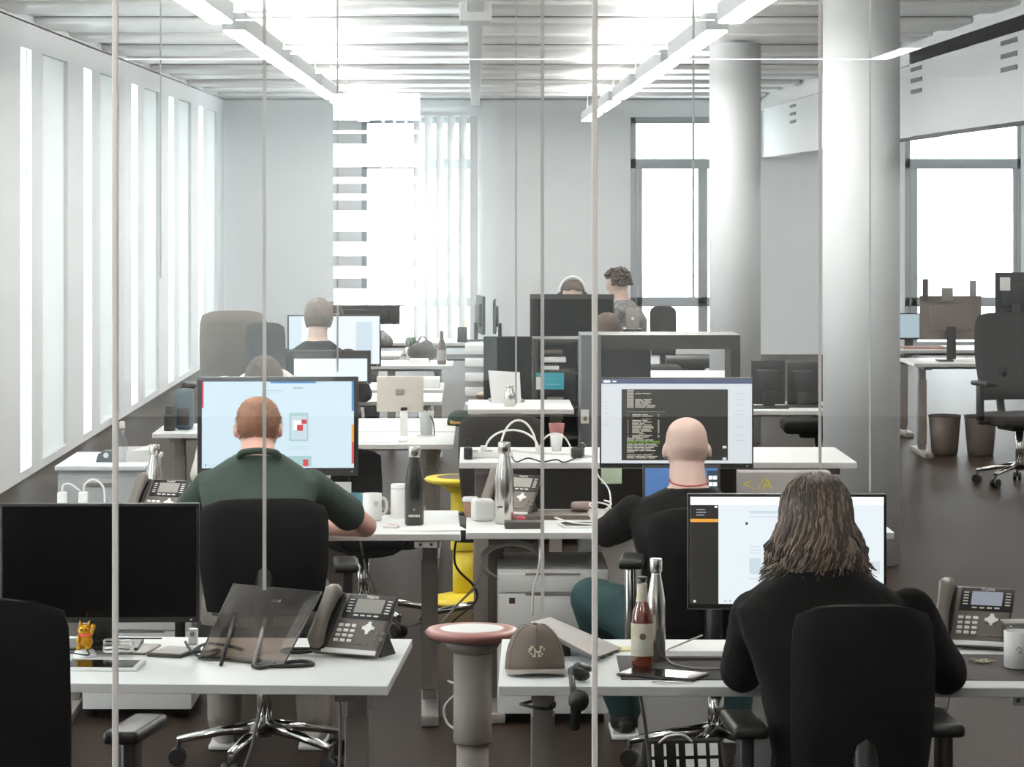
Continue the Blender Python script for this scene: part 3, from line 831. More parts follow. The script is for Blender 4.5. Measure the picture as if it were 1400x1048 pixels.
def hair_long(t, HM, seed=4, n=1150, L0=.27, L1=.36):
    rn = random.Random(seed)
    cap('hair', HM, lambda c: (c.y < .32 or c.z > .55) and c.z > -.6, .006, HAIRF, t, .008, .003)
    for nm, m, nn in (('dark_locks', HAIRF, n), ('light_locks', HAIRL, n * 2 // 5)):
        mb = MB()
        for _ in range(nn):
            a = rn.uniform(R(-205), R(25))            # around the back and both sides
            zz = rn.uniform(.05, 1.0) ** .6
            d = Vector((math.cos(a) * math.sqrt(max(0, 1 - zz * zz)), math.sin(a) * math.sqrt(max(0, 1 - zz * zz)) - .06, zz)).normalized()
            pts = []
            out = Vector((math.cos(a), math.sin(a), 0))
            ph, fr = 5.5 * math.sin(a * 3.3 + zz * 1.5) + rn.uniform(0, 1.6), rn.uniform(22, 30)
            kk = 0
            el = math.asin(max(-1, min(1, d.z)))
            while el > -.12:                        # follow the skull down
                dd = Vector((math.cos(a) * math.cos(el), math.sin(a) * math.cos(el), math.sin(el)))
                pts.append(HM @ (head_shape(dd) + dd * (.008 + rn.uniform(0, .008)))); el -= .22
            p = pts[-1].copy(); L = rn.uniform(.10, .19); steps = 11; curl = rn.choice((.014, .010, -.006, -.010))
            lo = Vector((out.x, out.y, 0))
            for i in range(1, steps + 1):
                f = i / steps
                amp = .003 + .010 * f
                p = p + Vector((0, 0, -L / steps)) + lo * (.0048 if f < .6 else (-.0035 if f < .85 else curl))
                pts.append(p + Vector((math.sin(ph + fr * f * .35) * amp, math.cos(ph + fr * f * .35) * amp * .6, 0)))
            k = len(pts)
            r0 = rn.uniform(.0014, .0034)
            mb.tube(pts, [r0 * (.5 + .6 * min(1, i / 3)) * (1.1 if i < k - 3 else (k - i) / 3.2 + .15) for i in range(k)], 5)
        stuff(mb.build(nm, m, t))
P3 = dict(hips=(0, 0, .53), neck=(-.035, .15, 1.06), head=(-.04, .215, 1.158), nod=R(-10), sw=.205, bow=(0, -.02, 0),
          shl=(-.20, .135, .945), ell=(-.205, .43, .765), wrl=(-.12, .68, .752), shr=(.18, .135, .95), elr=(.31, .40, .765), wrr=(.20, .66, .752),
          knl=(-.15, .44, .52), knr=(.16, .44, .52), anl=(-.14, .40, .10), anr=(.16, .40, .10))
PC = person('person with wavy shoulder-length brown hair in a black sweater, nearest at right', .885, 7.22, 0, P3, hair_long, SKIN, BLACKT, 'sweater', BLKJ, shoe=SHOEK, noise=.012)

def generic(h, lean=.08, armz=.74):
    n = h - .25
    return dict(hips=(0, 0, n - .52), neck=(0, lean, n), head=(0, lean + .045, h - .117), nod=R(-8), sw=.185,
                shl=(-.19, lean, n - .105), ell=(-.25, lean + .22, max(armz + .03, n - .33)), wrl=(-.1, lean + .45, armz + .035), shr=(.19, lean, n - .105), elr=(.25, lean + .22, max(armz + .03, n - .33)), wrr=(.1, lean + .45, armz + .035),
                knl=(-.13, .44, n - .50), knr=(.13, .44, n - .50), anl=(-.13, .42, .10), anr=(.13, .42, .10))
def hair_short(m, low=-.35):
    def f(t, HM):
        cap('hair', HM, lambda c: (c.y < .28 and c.z > low) or (c.z > .5 and c.y < .8), .010, m, t, .008, .003)
    return f
def hair_phones(t, HM):
    hair_short(HAIRB)(t, HM)
    hp = MB().tube([HM @ Vector((.098 * math.cos(a), .0, .02 + .128 * math.sin(a))) for a in [math.pi * i / 12 for i in range(13)]], .011, 8).build('headphones', WPLAST, t)
    for s in (-1, 1): MB().ell(HM @ Vector((s * .095, 0, -.005)), (.022, .035, .042)).build('ear_cup', BLACKP, hp)
def hair_curly(t, HM):
    hair_short(HAIRB, -.1)(t, HM)
    m = MB(); rn = random.Random(2)
    for _ in range(420):
        d = Vector((rn.gauss(0, 1), rn.gauss(-.35, 1), rn.gauss(.5, .8))).normalized()
        if d.z < -.1 or (d.y > .1 and d.z < .62) or (d.y > -.25 and d.z < .25): continue
        m.ell(HM @ (head_shape(d) + d * rn.uniform(.008, .03)), (.013, .013, .013), 0, 7, 5)
    m.build('curls', HAIRB, t)
PALE = mat('pale_cream_jumper', 'd8d2ca', .9, var=.05); GREYT = mat('grey_patterned_top', '8d8a88', .9, c2='5f5d5d', scale=24)
DGREY = mat('dark_grey_jumper', '4b4a49', .9); BLUET = mat('slate_blue_top', '5d6872', .9)
def bgperson(label, px, Y, top_y, rz, hair, top, skin=SKIN, **k):
    h = Z(top_y, Y)
    return person(label, X(px, Y), Y, rz, generic(h, **k), hair, skin, top, 'top', BLKJ, voxel=.015, shoe=SHOEK, noise=.01)
g = generic(Z(489, 13.2), lean=.16); g['nod'] = R(-34); g['neck'] = (0, .03, Z(489, 13.2) - .06); g['head'] = (0, .17, Z(489, 13.2) - .115); g['shl'] = (-.19, .02, g['neck'][2] - .09); g['shr'] = (.19, .02, g['neck'][2] - .09); g['sw'] = .21
person('person in a pale jumper bowed low behind the dark-framed monitor, only crown and shoulders showing', X(364, 13.3), 13.35, R(180), g, hair_short(HAIRB), SKIN, PALE, 'jumper', BLKJ, voxel=.012, shoe=SHOEK)
bgperson('grey-haired person in a black top at the far pale page monitor', 431, 18.0, 410, R(-6), hair_short(HAIRG, -.42), BLACKT)
bgperson('person wearing headphones, head just above the dark far monitor', 782, 22.3, 383, R(180), hair_phones, DGREY)
bgperson('person with curly dark hair and a grey patterned top looking left by the far window', 864, 25.5, 370, R(70), hair_curly, GREYT)
bgperson('brown-haired person low behind the dark shelf, seen from behind', 836, 19.2, 430, R(10), hair_short(HAIRB, -.5), DGREY)
bgperson('brown-haired person in the far left distance, next to the grey-haired one', 458, 21.2, 413, R(170), hair_short(HAIRB), BLUET)
bgperson('person furthest away at left, only a brown crown above a monitor', 490, 25.3, 402, R(180), hair_short(HAIRB), GREYT)
bgperson('person in a slate blue top beside the dark shelf of papers', 783, 18.0, 474, R(60), hair_short(HAIRB), BLUET)

# ---------------------------------------------------------------- desk phones
PHB = mat('warm_grey_phone_plastic', '6a625c', .42, var=.04)
KEYW = mat('white_phone_key', 'f2efec', .4); SCRG = mat('grey_lcd', '9a958f', .25); SCRL = emit('lit_lcd', 'a9b0bd', .55); CREAM = mat('cream_print', 'efeae2', .6)
def phone(label, x, y, rz, z=.72, lcd=None, tilt=50):
    t = thing('desk_phone', label, 'phone', (x, y, z), rz, 'grey desk phones')
    T = Matrix.Translation((0, 0, .006)) @ Matrix.Rotation(R(tilt), 4, 'X')
    MB().box((.0, .098, .0), (.205, .19, .022), bev=.008).xf(T).build('body', PHB, t)
    MB().box((.018, .006, .0135), (.168, .014, .006), bev=.002).xf(T).build('silver_strip', WPLAST, t)
    MB().box((.032, .150, .0115), (.150, .076, .004), bev=.002).xf(T).build('display_bezel', BLACKP, t)
    MB().box((.032, .152, .0138), (.086, .044, .002)).xf(T).build('display', lcd or SCRG, t)
    text('Yealink', .013, CREAM, t, T @ Matrix.Translation((.032, .1815, .0138)), 'brand_lettering')
    k = MB()
    for r_ in range(4):
        for c_ in range(3): k.box((-.034 + c_ * .0205, .040 + r_ * .0160, .0128), (.0145, .0095, .005), bev=.0015)
    stuff(k.xf(T).build('keypad', KEYW, t))
    k = MB()
    for r_ in range(5):
        for s in (-1, 1): k.box((.032 + s * .059, .132 + r_ * .0095, .0140), (.014, .003, .003))
    for c_ in range(4): k.box((.0 + c_ * .021, .121, .0140), (.014, .004, .003))
    stuff(k.xf(T).build('line_keys', CREAM, t))
    n = MB().cyl((.052, .084, .010), (.052, .084, .0155), .0125, n=18)
    for q in range(4): n.box((.052 + .014 * math.cos(q * math.pi / 2), .084 + .014 * math.sin(q * math.pi / 2), .0125), (.011, .011, .005), bev=.002)
    n.xf(T).build('navigation_key', KEYW, t)
    k = MB()
    for r_ in range(2):
        for c_ in range(2): k.cyl((.084 + c_ * .018, .052 + r_ * .017, .010), (.084 + c_ * .018, .052 + r_ * .017, .0135), .0065, n=10)
    for c_ in range(3): k.box((.036 + c_ * .022, .034, .0115), (.016, .007, .003), bev=.001)
    stuff(k.xf(T).build('function_keys', TAUPEP, t))
    MB().box((-.080, .098, .008), (.05, .185, .02), bev=.006).xf(T).build('cradle', BLACKP, t)
    hs = MB(); rings = []
    for i in range(13):
        a = i / 12; v = .004 + .192 * a
        wv = .0245 - .006 * math.sin(a * math.pi); th = .015 + .009 * (abs(2 * a - 1) ** 2.2); zc = .034 + .010 * math.sin(a * math.pi)
        e = .55 if i in (0, 12) else 1
        rings.append([(-.080 + wv * e * math.copysign(abs(math.cos(q)) ** .6, math.cos(q)), v, zc + th * e * math.copysign(abs(math.sin(q)) ** .6, math.sin(q))) for q in [2 * math.pi * j / 14 for j in range(14)]])
    hs.loft(rings).xf(T).build('handset', TAUPEP, t)
    MB().poly([(.0, .0), (.085, .0), (.03, .075), (.0, .02)], .16, M=Matrix.Translation((-.07, .045, .0)) @ Matrix(((0, 0, 1, 0), (1, 0, 0, 0), (0, 1, 0, 0), (0, 0, 0, 1)))).build('foot', BLACKP, t)
    MB().tube(spl([(-.095, .03, .012), (-.13, .0, .006), (-.18, -.02, .007), (-.2, .03, .006), (-.12, .07, .006), (-.05, .06, .008)], 6), .005, 6).build('handset_cord', CORD, t)
    return t
phone('grey desk phone with white keys at the right end of the front left desk', X(470, 8.15), 8.15, R(-27))
phone('grey desk phone with a lit display on the front right desk, by the white mug', X(1326, 8.3), 8.30, R(-20), lcd=SCRL)
phone('grey desk phone rising above the black front monitor, left of the green shirt', X(206, 11.5), 11.5, R(-22))
phone('grey desk phone tucked behind the tall steel bottle under the raised desk', X(690, 11.72), 11.72, R(-26))

# ---------------------------------------------------------------- bottles, mugs, cups
def steel_bottle(label, x, y, z, h, r, body=STEEL, capm=STEEL, group='insulated bottles'):
    t = thing('insulated_bottle', label, 'bottle', (x, y, z), 0, group)
    k = h / .26
    MB().lathe([(r * .86, 0), (r, .006), (r, h * .50), (r * .97, h * .58), (r * .84, h * .68), (r * .64, h * .78), (r * .53, h * .84), (r * .52, h * .875)], n=28).build('body', body, t)
    MB().lathe([(r * .60, h * .868), (r * .66, h * .88), (r * .66, h * .985), (r * .60, h)], n=24).build('cap', capm, t)
    return t
steel_bottle('tall steel bottle beside the juice bottle on the front right desk', X(897, 8.08), 8.08, .72, Z(763, 8.08) - .72, .0255)
b = steel_bottle('shiny steel bottle in front of the white cube mug on the bald person\'s desk', X(689.5, 11.5), 11.5, .72, Z(604, 11.5) - .72, .0365)
text('▬▬', .012, DARKP, b, Matrix.Translation((-.018, -.0362, .068)) @ Euler((R(90), 0, R(-26))).to_matrix().to_4x4(), 'band_print')
bk = steel_bottle('black bottle with steel cap and pale print on the desk of the person in green', X(566.5, 11.45), 11.45, .72, Z(610, 11.45) - .72, .0365, mat('black_satin_lacquer', '1d1c1a', .22, spec=.6), STEEL)
text('=', .014, CREAM, bk, Matrix.Translation((0, -.0368, .062)) @ Euler((R(90), 0, 0)).to_matrix().to_4x4(), 'small_mark')
lp = MB()
for q_ in range(9): lp.box((.0366 * math.sin((q_ - 4) * .14), -.0366 * math.cos((q_ - 4) * .14), .038 + .002 * (q_ % 2)), (.0034, .0008, .009 - .003 * (q_ % 3 == 1)), rot=(0, 0, (q_ - 4) * .14))
lp.build('pale_print', CREAM, bk)
steel_bottle('steel bottle with a pinkish side by the left phone, behind the black front monitor', X(211, 11.85), 11.85, .72, .275, .033)
steel_bottle('steel bottle before the white laptop on the raised desk behind the black chair', X(697, 14.95), 14.95, .93, Z(526, 14.95) - .93, .029)
# juice bottle
t = thing('glass_bottle', 'clear glass bottle of reddish drink with a cream label on the front right desk', 'bottle', (X(878, 7.98), 7.98, .72))
h = Z(789, 7.98) - .72
DRINK = mat('red_amber_drink', '9c4426', .15, var=.1, trans=.35); GLS = pane('bottle_glass', .12, (.93, .9, .88), .05); LAB = mat('cream_label', 'e2ddd2', .6, c2='cfc7a2', scale=20)
MB().lathe([(.026, 0), (.029, .006), (.029, h * .58), (.026, h * .64), (.0165, h * .73), (.0135, h * .80), (.0125, h * .96), (.0135, h * .965), (.0135, h)], n=26).build('glass', GLS, t)
MB().lathe([(.0255, .005), (.0275, .01), (.0275, h * .575), (.0248, h * .63), (.0152, h * .72), (.012, h * .78)], n=22).build('drink', DRINK, t)
MB().lathe([(.0297, h * .14), (.0297, h * .50)], n=26, cap=False).build('label', LAB, t)
MB().lathe([(.0172, h * .735), (.0143, h * .81), (.0133, h * .93)], n=22, cap=False).build('neck_label', LAB, t)
MB().cyl((0, -.0298, h * .36), (0, -.0302, h * .36), .009, n=12).build('label_print', mat('label_dark_print', '6b5a3a', .6), t)
MB().lathe([(.0142, h * .985), (.0142, h * 1.0), (.012, h * 1.01)], n=20).build('crown_rim', DARKP, t)
# clear spray bottle on the left cabinet, brown bottle in the distance
t = thing('clear_bottle', 'clear plastic bottle on the white cabinet at far left', 'bottle', (X(167, 13.3), 13.3, .80))
MB().lathe([(.024, 0), (.026, .005), (.026, .09), (.012, .125), (.011, .15)], n=18).build('body', pane('clear_plastic', .12, (.9, .92, .93), .1), t)
MB().lathe([(.013, .148), (.013, .175), (.008, .18)], n=14).build('cap', WPLAST, t)
t = thing('brown_bottle', 'brown glass bottle on a distant desk before the blind', 'bottle', (X(604, 22.5), 22.5, .72))
MB().lathe([(.03, 0), (.034, .01), (.034, .13), (.014, .19), (.013, .245), (.015, .25)], n=18).build('body', mat('brown_glass', '5d4a3f', .15, spec=.6), t)
MB().lathe([(.0345, .03), (.0345, .11)], n=18, cap=False).build('label', GREYP, t)

def mug(name, label, x, y, z, r, h, m, rz=0, square=False, handle=True, cat='mug'):
    t = thing(name, label, cat, (x, y, z), rz)
    w_ = .004
    if square:
        o = MB().box((0, 0, h / 2), (2 * r, 2 * r, h), bev=r * .38, seg=4)
        o.build('body', m, t)
        MB().lathe([(r * .62, h * .985), (r * .62, h + .002), (r * .56, h + .002), (r * .56, h * .985)], n=20, cap=False).build('rim', m, t)
    else:
        MB().lathe([(r * .9, 0), (r, .004), (r, h), (r - w_, h), (r - w_, .01), (.001, .008)], n=28).build('body', m, t)
    if handle:
        MB().tube(spl([(r * .96, 0, h * .80), (r * 1.5, 0, h * .76), (r * 1.72, 0, h * .5), (r * 1.45, 0, h * .24), (r * .96, 0, h * .2)], 5), .0062, 8).build('handle', m, t)
    return t
mg = mug('mug', 'white mug with a small dark mark at the right edge of the front right desk', X(1392, 7.98), 7.98, .72, .038, Z(864, 7.98) - .72 + .004, WPLAST, R(8))
mk = MB().tube(spl([(-.010, 0, .052), (-.002, 0, .060), (.004, 0, .052), (-.002, 0, .046), (.006, 0, .044)], 5), .0010, 5); mk.xf(Matrix.Translation((-.008, -.0385, 0))).build('small_mark', DARKP, mg)
m_ = mug('mug', 'white mug with a faint shield mark, between the teal mug and the black bottle', X(509, 11.62), 11.62, .72, .037, .105, WPLAST, R(30))
MB().poly([(-.010, .010), (.010, .010), (.010, -.002), (0, -.014), (-.010, -.002)], .0008, M=Matrix.Translation((-.004, -.0377, .068)) @ Euler((R(90), 0, R(-4))).to_matrix().to_4x4()).build('shield_mark', mat('silver_print', 'c3c6c8', .4), m_)
tm = mug('mug', 'teal mug with a white mark on the desk of the person in green', X(485, 11.82), 11.82, .72, .034, .085, mat('teal_glaze', '2f6673', .3), R(10))
text('*', .06, WPLAST, tm, Matrix.Translation((-.006, -.0345, .022)) @ Euler((R(90), 0, 0)).to_matrix().to_4x4(), 'white_mark')
mug('mug', 'white cube-shaped mug beside the shiny steel bottle', X(660, 11.62), 11.62, .72, .042, .083, WPLAST, R(8), square=True, handle=False)
t = thing('paper_cup', 'small brown paper cup with a white lid, left of the cube mug', 'cup', (X(643, 11.75), 11.75, .72))
MB().lathe([(.022, 0), (.030, .062)], n=22).build('body', mat('brown_card', 'a07f66', .8), t)
MB().lathe([(.032, .060), (.032, .068), (.028, .078), (.026, .078)], n=22).build('lid', WPLAST, t)
t = thing('canister', 'white cylindrical canister left of the black bottle', 'canister', (X(545, 11.72), 11.72, .72))
MB().lathe([(.030, 0), (.031, .004), (.031, .128), (.028, .132)], n=26).build('body', WPLAST, t)
MB().tube([(.031 * math.cos(a), .031 * math.sin(a), .115) for a in [i * math.pi / 12 for i in range(24)]], .001, 5, closed=True).build('lid_seam', GREYP, t)
t = thing('paper_cup', 'white paper cup with a reddish top band at the back of the raised desk', 'cup', (X(761, 12.75), 12.75, .893))
MB().lathe([(.020, 0), (.028, .075)], n=20).build('body', WPLAST, t)
MB().lathe([(.0283, .075), (.034, .118), (.031, .118), (.026, .078)], n=20).build('red_band', mat('dusty_red_card', '9a6460', .7), t)

# ---------------------------------------------------------------- front left desk
GOLD = mat('gold_paint', 'd19a1e', .3, .55, var=.25, scale=50); 
t = thing('beckoning_cat', 'small golden waving cat figurine on a white base, front left desk', 'figurine', (X(116, 8.17), 8.17, .72), R(-5))
MB().lathe([(.024, 0), (.025, .004), (.020, .014), (.012, .018)], n=20).build('base', WPLAST, t)
zc = .016
c = MB().ell((0, 0, zc + .016), (.017, .014, .018)).ell((0, -.002, zc + .041), (.0145, .012, .0125))
for s in (-1, 1):
    c.cyl((s * .0085, -.001, zc + .049), (s * .0105, -.001, zc + .061), .005, .0008, n=8)
    c.ell((s * .010, -.012, zc + .005), (.006, .009, .005))
c.ell((-.011, -.012, zc + .022), (.0045, .005, .011)); c.build('body', GOLD, t)
MB().cyl((.013, -.004, zc + .028), (.0195, -.008, zc + .048), .0038, .0042, n=8).ell((.020, -.009, zc + .050), (.0052, .0048, .0056)).build('raised_paw', GOLD, t)
f = MB()
for s in (-1, 1): f.ell((s * .0055, -.0138, zc + .043), (.002, .001, .0028))
f.ell((0, -.0145, zc + .039), (.0016, .001, .0012)); f.build('face', DARKP, t)
MB().tube([(.0115 * math.cos(a), -.001 + .0105 * math.sin(a), zc + .031) for a in [i * math.pi / 8 for i in range(16)]], .002, 6, closed=True).build('collar', RED, t)
for ch_ in kids(t):
    ch_.data.transform(Matrix.Scale(1.28, 4))
def slab(name, label, cat, c, size, rz, m, scr=None, bev=.003, rot=None, inset=.006, group=None):
    t = thing(name, label, cat, c, rz, group)
    if rot is not None: t.rotation_euler = rot
    MB().box((0, 0, size[2] / 2), size, bev=bev).build('body', m, t)
    if scr: MB().box((0, 0, size[2] + .0004), (size[0] - 2 * inset, size[1] - 2 * inset, .0012)).build('screen', scr, t)
    return t
slab('folder', 'dark grey-brown folder lying under the cat figurine', 'folder', (X(150, 8.30), 8.30, .7200), (.25, .17, .006), R(-8), TAUPEP)
slab('tablet', 'white-framed tablet lying in front of the cat figurine', 'tablet', (X(140, 7.99), 7.99, .72), (.21, .15, .009), R(-3), WPLAST, BLACKG, inset=.014)
slab('notebook', 'thin dark notebook right of the white-framed tablet', 'notebook', (X(238, 8.22), 8.22, .72), (.10, .14, .010), R(-18), DARKP, TAUPEP, bev=.002)
slab('paper_sheet', 'white paper sheet beneath the smoky stand', 'paper', (X(320, 8.22), 8.22, .72), (.16, .15, .002), R(-16), PAPER, bev=.0005)
cable('cable', 'loosely coiled white cable beside the cat figurine', [(X(140 + 22 + 20 * math.cos(a) , 8.2 + .05 * math.sin(a)), 8.2 + .06 * math.sin(a), .7265 + .004 + .003 * math.sin(3 * a) + .0011 * i) for i, a in enumerate([k * .7 for k in range(24)])], .0035, WCORD)
for px in (80, 264):
    tb = thing('cable_clamp', 'small white %s block on the back edge of the front left desk' % ('left' if px < 100 else 'right'), 'block', (X(px, 8.40), 8.40, .72))
    MB().box((0, 0, .022), (.034 if px < 100 else .026, .03, .044), bev=.004).build('block_body', WPLAST, tb)
    MB().cyl((0, -.014, .03), (0, -.019, .03), .007, n=12).build('screw', GREYP, tb)
cable('cable', 'thin black cable winding from the cat figurine to the left edge', [(X(78, 8.1), 8.10, .7335), (X(100, 8.2), 8.12, .738), (X(128, 8.2), 8.1, .736), (X(122, 8.3), 8.22, .745), (X(150, 8.3), 8.30, .75), (X(178, 8.3), 8.36, .742), (X(220, 8.4), 8.42, .733)], .002, CORD)
cable('cable', 'black cable looping behind the front left monitor foot', [(X(88, 8.4), 8.38, .78), (X(94, 8.4), 8.33, .745), (X(86, 8.3), 8.28, .729), (X(110, 8.3), 8.36, .729), (X(140, 8.3), 8.41, .729)], .003, CORD)
cable('cable', 'black cable bundle by the feet of the smoky stand', [(X(246, 8.2), 8.36, .732), (X(262, 8.2), 8.2, .730), (X(285, 8.2), 8.10, .727), (X(300, 8.2), 8.2, .733), (X(268, 8.2), 8.14, .738), (X(280, 8.2), 8.26, .742), (X(310, 8.2), 8.3, .729), (X(330, 8.2), 8.24, .729)], .0042, CORD)
cable('cable', 'thick black cord lying in front of the smoky stand by the phone', [(X(345, 7.96), 7.97, .7262), (X(358, 7.96), 7.94, .7262), (X(385, 8), 8.02, .7262), (X(415, 8), 8.05, .7262), (X(428, 8), 8.0, .7262), (X(408, 8), 7.97, .7262), (X(375, 8), 7.965, .7262), (X(348, 8), 7.99, .7262)], .0055, CORD)
# smoky acrylic stand
t = thing('acrylic_stand', 'smoky see-through acrylic stand leaning back with two struts, front left desk', 'stand', (0, 0, .72))
A = [Vector((X(272, 8.1), 8.10, .004)), Vector((X(388, 8.0), 7.98, .004)), Vector((X(440, 8.26), 8.26, Z(810, 8.26) - .72)), Vector((X(320, 8.34), 8.34, Z(799, 8.34) - .72))]
nrm = (A[1] - A[0]).cross(A[3] - A[0]).normalized() * .004
MB().loft([[a for a in A], [a + nrm for a in A]], 0, True, False).build('panel', SMOKE, t)
MB().tube([a + nrm * .5 for a in A], .0028, 6, closed=True).build('edge_bead', DARKP, t)
def lerp(a, b, k): return a + (b - a) * k
p0, p1 = lerp(lerp(A[0], A[1], .30), lerp(A[3], A[2], .30), .02), lerp(lerp(A[0], A[1], .16), lerp(A[3], A[2], .16), .64)
MB().tube([Vector((X(303, 8.02), 8.00, .004)), p1 - nrm], .0055, 8).build('strut', BLACKP, t)
MB().tube([Vector((X(347, 7.98), 7.97, .004)), lerp(lerp(A[0], A[1], .52), lerp(A[3], A[2], .52), .60) - nrm], .0055, 8).build('strut', GREYP, t)
MB().box((X(335, 8.1), 8.09, .004), (.21, .03, .008), bev=.003, rot=(0, 0, R(-28))).build('base_bar', BLACKP, t)
MB().box(tuple(lerp(lerp(A[0], A[1], .55), lerp(A[3], A[2], .55), .84) - nrm * .3), (.026, .003, .010), rot=(R(-58), 0, R(-24))).build('sticker', PAPER, t)

# ---------------------------------------------------------------- front right desk
CAPF = mat('grey_brown_cap_cloth', '746961', .9, var=.12, scale=120, bump=.25)
t = thing('baseball_cap', 'grey-brown baseball cap with a cream pixel emblem on the front right desk', 'cap', (X(732, 7.9), 7.9, .72), R(3))
n0 = 32; rings = []
for i in range(10):
    a = i / 9 * math.pi / 2
    rings.append([((.0795 * math.cos(a) ** .72 if i < 9 else .004) * math.cos(q), (.088 * math.cos(a) ** .72 if i < 9 else .004) * math.sin(q) + .02, .008 + .116 * math.sin(a)) for q in [2 * math.pi * j / n0 for j in range(n0)]])
MB().loft(rings).build('crown', CAPF, t)
MB().ell((0, .02, .125), (.007, .007, .004)).build('top_button', CAPF, t)
s = MB()
for q in range(6):
    an = q * math.pi / 3 + .52
    s.tube([((.0798 * math.cos(a) ** .72 + .0004) * math.cos(an), (.0883 * math.cos(a) ** .72 + .0004) * math.sin(an) + .02, .016 + .1085 * math.sin(a)) for a in [k * .16 for k in range(10)]], .0009, 5)
s.build('seam', TAUPEF, t)
br = []
for i in range(9):
    u = -1 + i / 4
    xx = .0785 * u; fy = -.062 - .045 * math.sqrt(max(0, 1 - u * u * .96)); zz = .018 - .010 * u * u
    br.append([(xx, -.055 * math.sqrt(max(0, 1 - u * u * .85)) + .02, zz + .003), (xx, fy, zz), (xx, fy, zz - .004), (xx, -.055 * math.sqrt(max(0, 1 - u * u * .85)) + .02, zz - .002)])
MB().loft(br).build('visor', mat('pale_grey_visor', '9c938b', .85, var=.08), t)
EM = [' ##   ## ', '## #  # #', '#  ####  ', ' # # # # ', '  ## ##  ']
e = MB()
for r_, row in enumerate(EM):
    for c_, ch_ in enumerate(row):
        if ch_ == '#':
            ex = -.020 + c_ * .0048; ez = .075 - r_ * .0056
            aa = math.asin(min(1, (ez - .016) / .108)); ry = .088 * math.cos(aa) ** .72; rx = .0795 * math.cos(aa) ** .72
            ey = .02 - ry * math.sqrt(1 - (ex / rx) ** 2) - .0006
            e.box((ex, ey, ez), (.0040, .0025, .0046), rot=(R(-18), 0, 0))
stuff(e.build('emblem', mat('cream_embroidery', 'e6dcc0', .8), t))
# closed laptop leaning on a thin book
t = thing('laptop', 'closed grey-brown laptop lying tilted on its stand between cap and juice bottle', 'laptop', (X(790, 8.22), 8.22, .72))
p = [Vector((X(724, 8.20), 8.20, Z(850, 8.20) - .72)), Vector((X(752, 8.52), 8.50, Z(843, 8.50) - .72)), Vector((X(850, 8.30), 8.30, Z(885, 8.30) - .72)), Vector((X(815, 8.02), 8.02, Z(898, 8.02) - .72))]
base_ = Vector((X(790, 8.22), 8.22, 0)); p = [q - base_ for q in p]
nn = (p[1] - p[0]).cross(p[3] - p[0]).normalized(); nn = nn if nn.z > 0 else -nn
LT = mat('taupe_aluminium', '5f554e', .42, .3, var=.04)
def plate(a0, a1, m, nm): MB().loft([[q + nn * a0 for q in p], [q + nn * a1 for q in p]], 0, True, False).build(nm, m, t)
plate(-.011, -.0045, DARKP, 'base'); plate(-.0035, .0, LT, 'lid')
for k_ in (.25, .55, .8):
    MB().box(tuple(lerp(p[3], p[2], k_) - nn * .008), (.02, .006, .004), rot=(0, 0, R(40))).build('port', BLACKP, t)
MB().box(tuple(lerp(lerp(p[0], p[3], .28), lerp(p[1], p[2], .28), .4) * Vector((1, 1, .46)) if False else (lerp(p[0], p[3], .35).x + .02, lerp(p[0], p[3], .35).y + .09, .022)), (.06, .10, .044), bev=.004).build('stand_wedge', BLACKP, t)
# headset hanging over the desk edge
t = thing('headset', 'black headset hanging over the front edge of the front right desk', 'headset', (X(792, 7.72), 7.72, .72))
MB().ell((.0, .03, .022), (.030, .026, .019), rot=(0, .3, 0)).ell((.012, .04, .036), (.026, .022, .010), rot=(0, .3, 0)).build('ear_cup', BLACKP, t)
dz = Z(957, 7.66) - .72
MB().ell((-.004, -.062, dz), (.027, .014, .029)).ell((-.004, -.076, dz), (.022, .010, .024)).build('ear_cup', BLACKP, t)
MB().tube(spl([(-.022, .03, .022), (-.020, -.01, .018), (-.018, -.055, -.004), (-.010, -.062, -.035), (-.006, -.062, dz)], 6), [.008] * 25, 8, flat=.5).build('headband', DARKP, t)
MB().tube(spl([(-.010, -.062, dz - .02), (-.014, -.062, dz - .05), (-.013, -.058, dz - .075)], 6), [.014, .015, .014, .013, .012, .012, .012, .013, .014, .014, .014, .013, .010], 8).build('band_padding', BLACKF, t)
# desk mat, tablets, pen, note strip
slab('desk_mat', 'dark desk mat before the long-haired person', 'mat', (X(990, 7.97), 7.97, .72), (.56, .40, .003), R(-1), mat('dark_mat', '33302d', .8), bev=.001)
slab('keyboard', 'flat grey keyboard at the back of the dark desk mat', 'keyboard', (X(975, 8.14), 8.14, .7235), (.30, .10, .008), R(-1), TAUPEP, DARKP)
slab('tablet', 'glossy black tablet turned askew before the steel bottle', 'tablet', (X(906, 7.83), 7.83, .7235), (.215, .115, .006), R(-26), DARKP, BLACKG, inset=.003)
slab('pen', 'pale metal ruler along the desk edge by the black tablet', 'ruler', (X(918, 7.70), 7.715, .7235), (.10, .012, .002), R(-1), STEEL, bev=.0005)
t = slab('sticky_notes', 'yellow note strip behind the juice bottle', 'note', (X(852, 8.3), 8.30, .72), (.09, .075, .004), R(-6), mat('pale_yellow_paper', 'e4dfae', .8), bev=.001)
cable('cable', 'grey cable arcing across the dark desk mat beside the steel bottle', [(X(960, 8.4), 8.40, .745), (X(930, 8.3), 8.34, .727), (X(912, 8.2), 8.22, .727), (X(918, 8.0), 8.02, .727), (X(950, 7.95), 7.93, .727), (X(1000, 7.95), 7.92, .727)], .0028, GCORD)
t = thing('keys', 'bunch of small keys and metal tags in front of the right desk phone', 'keys', (X(1343, 8.05), 8.05, .722))
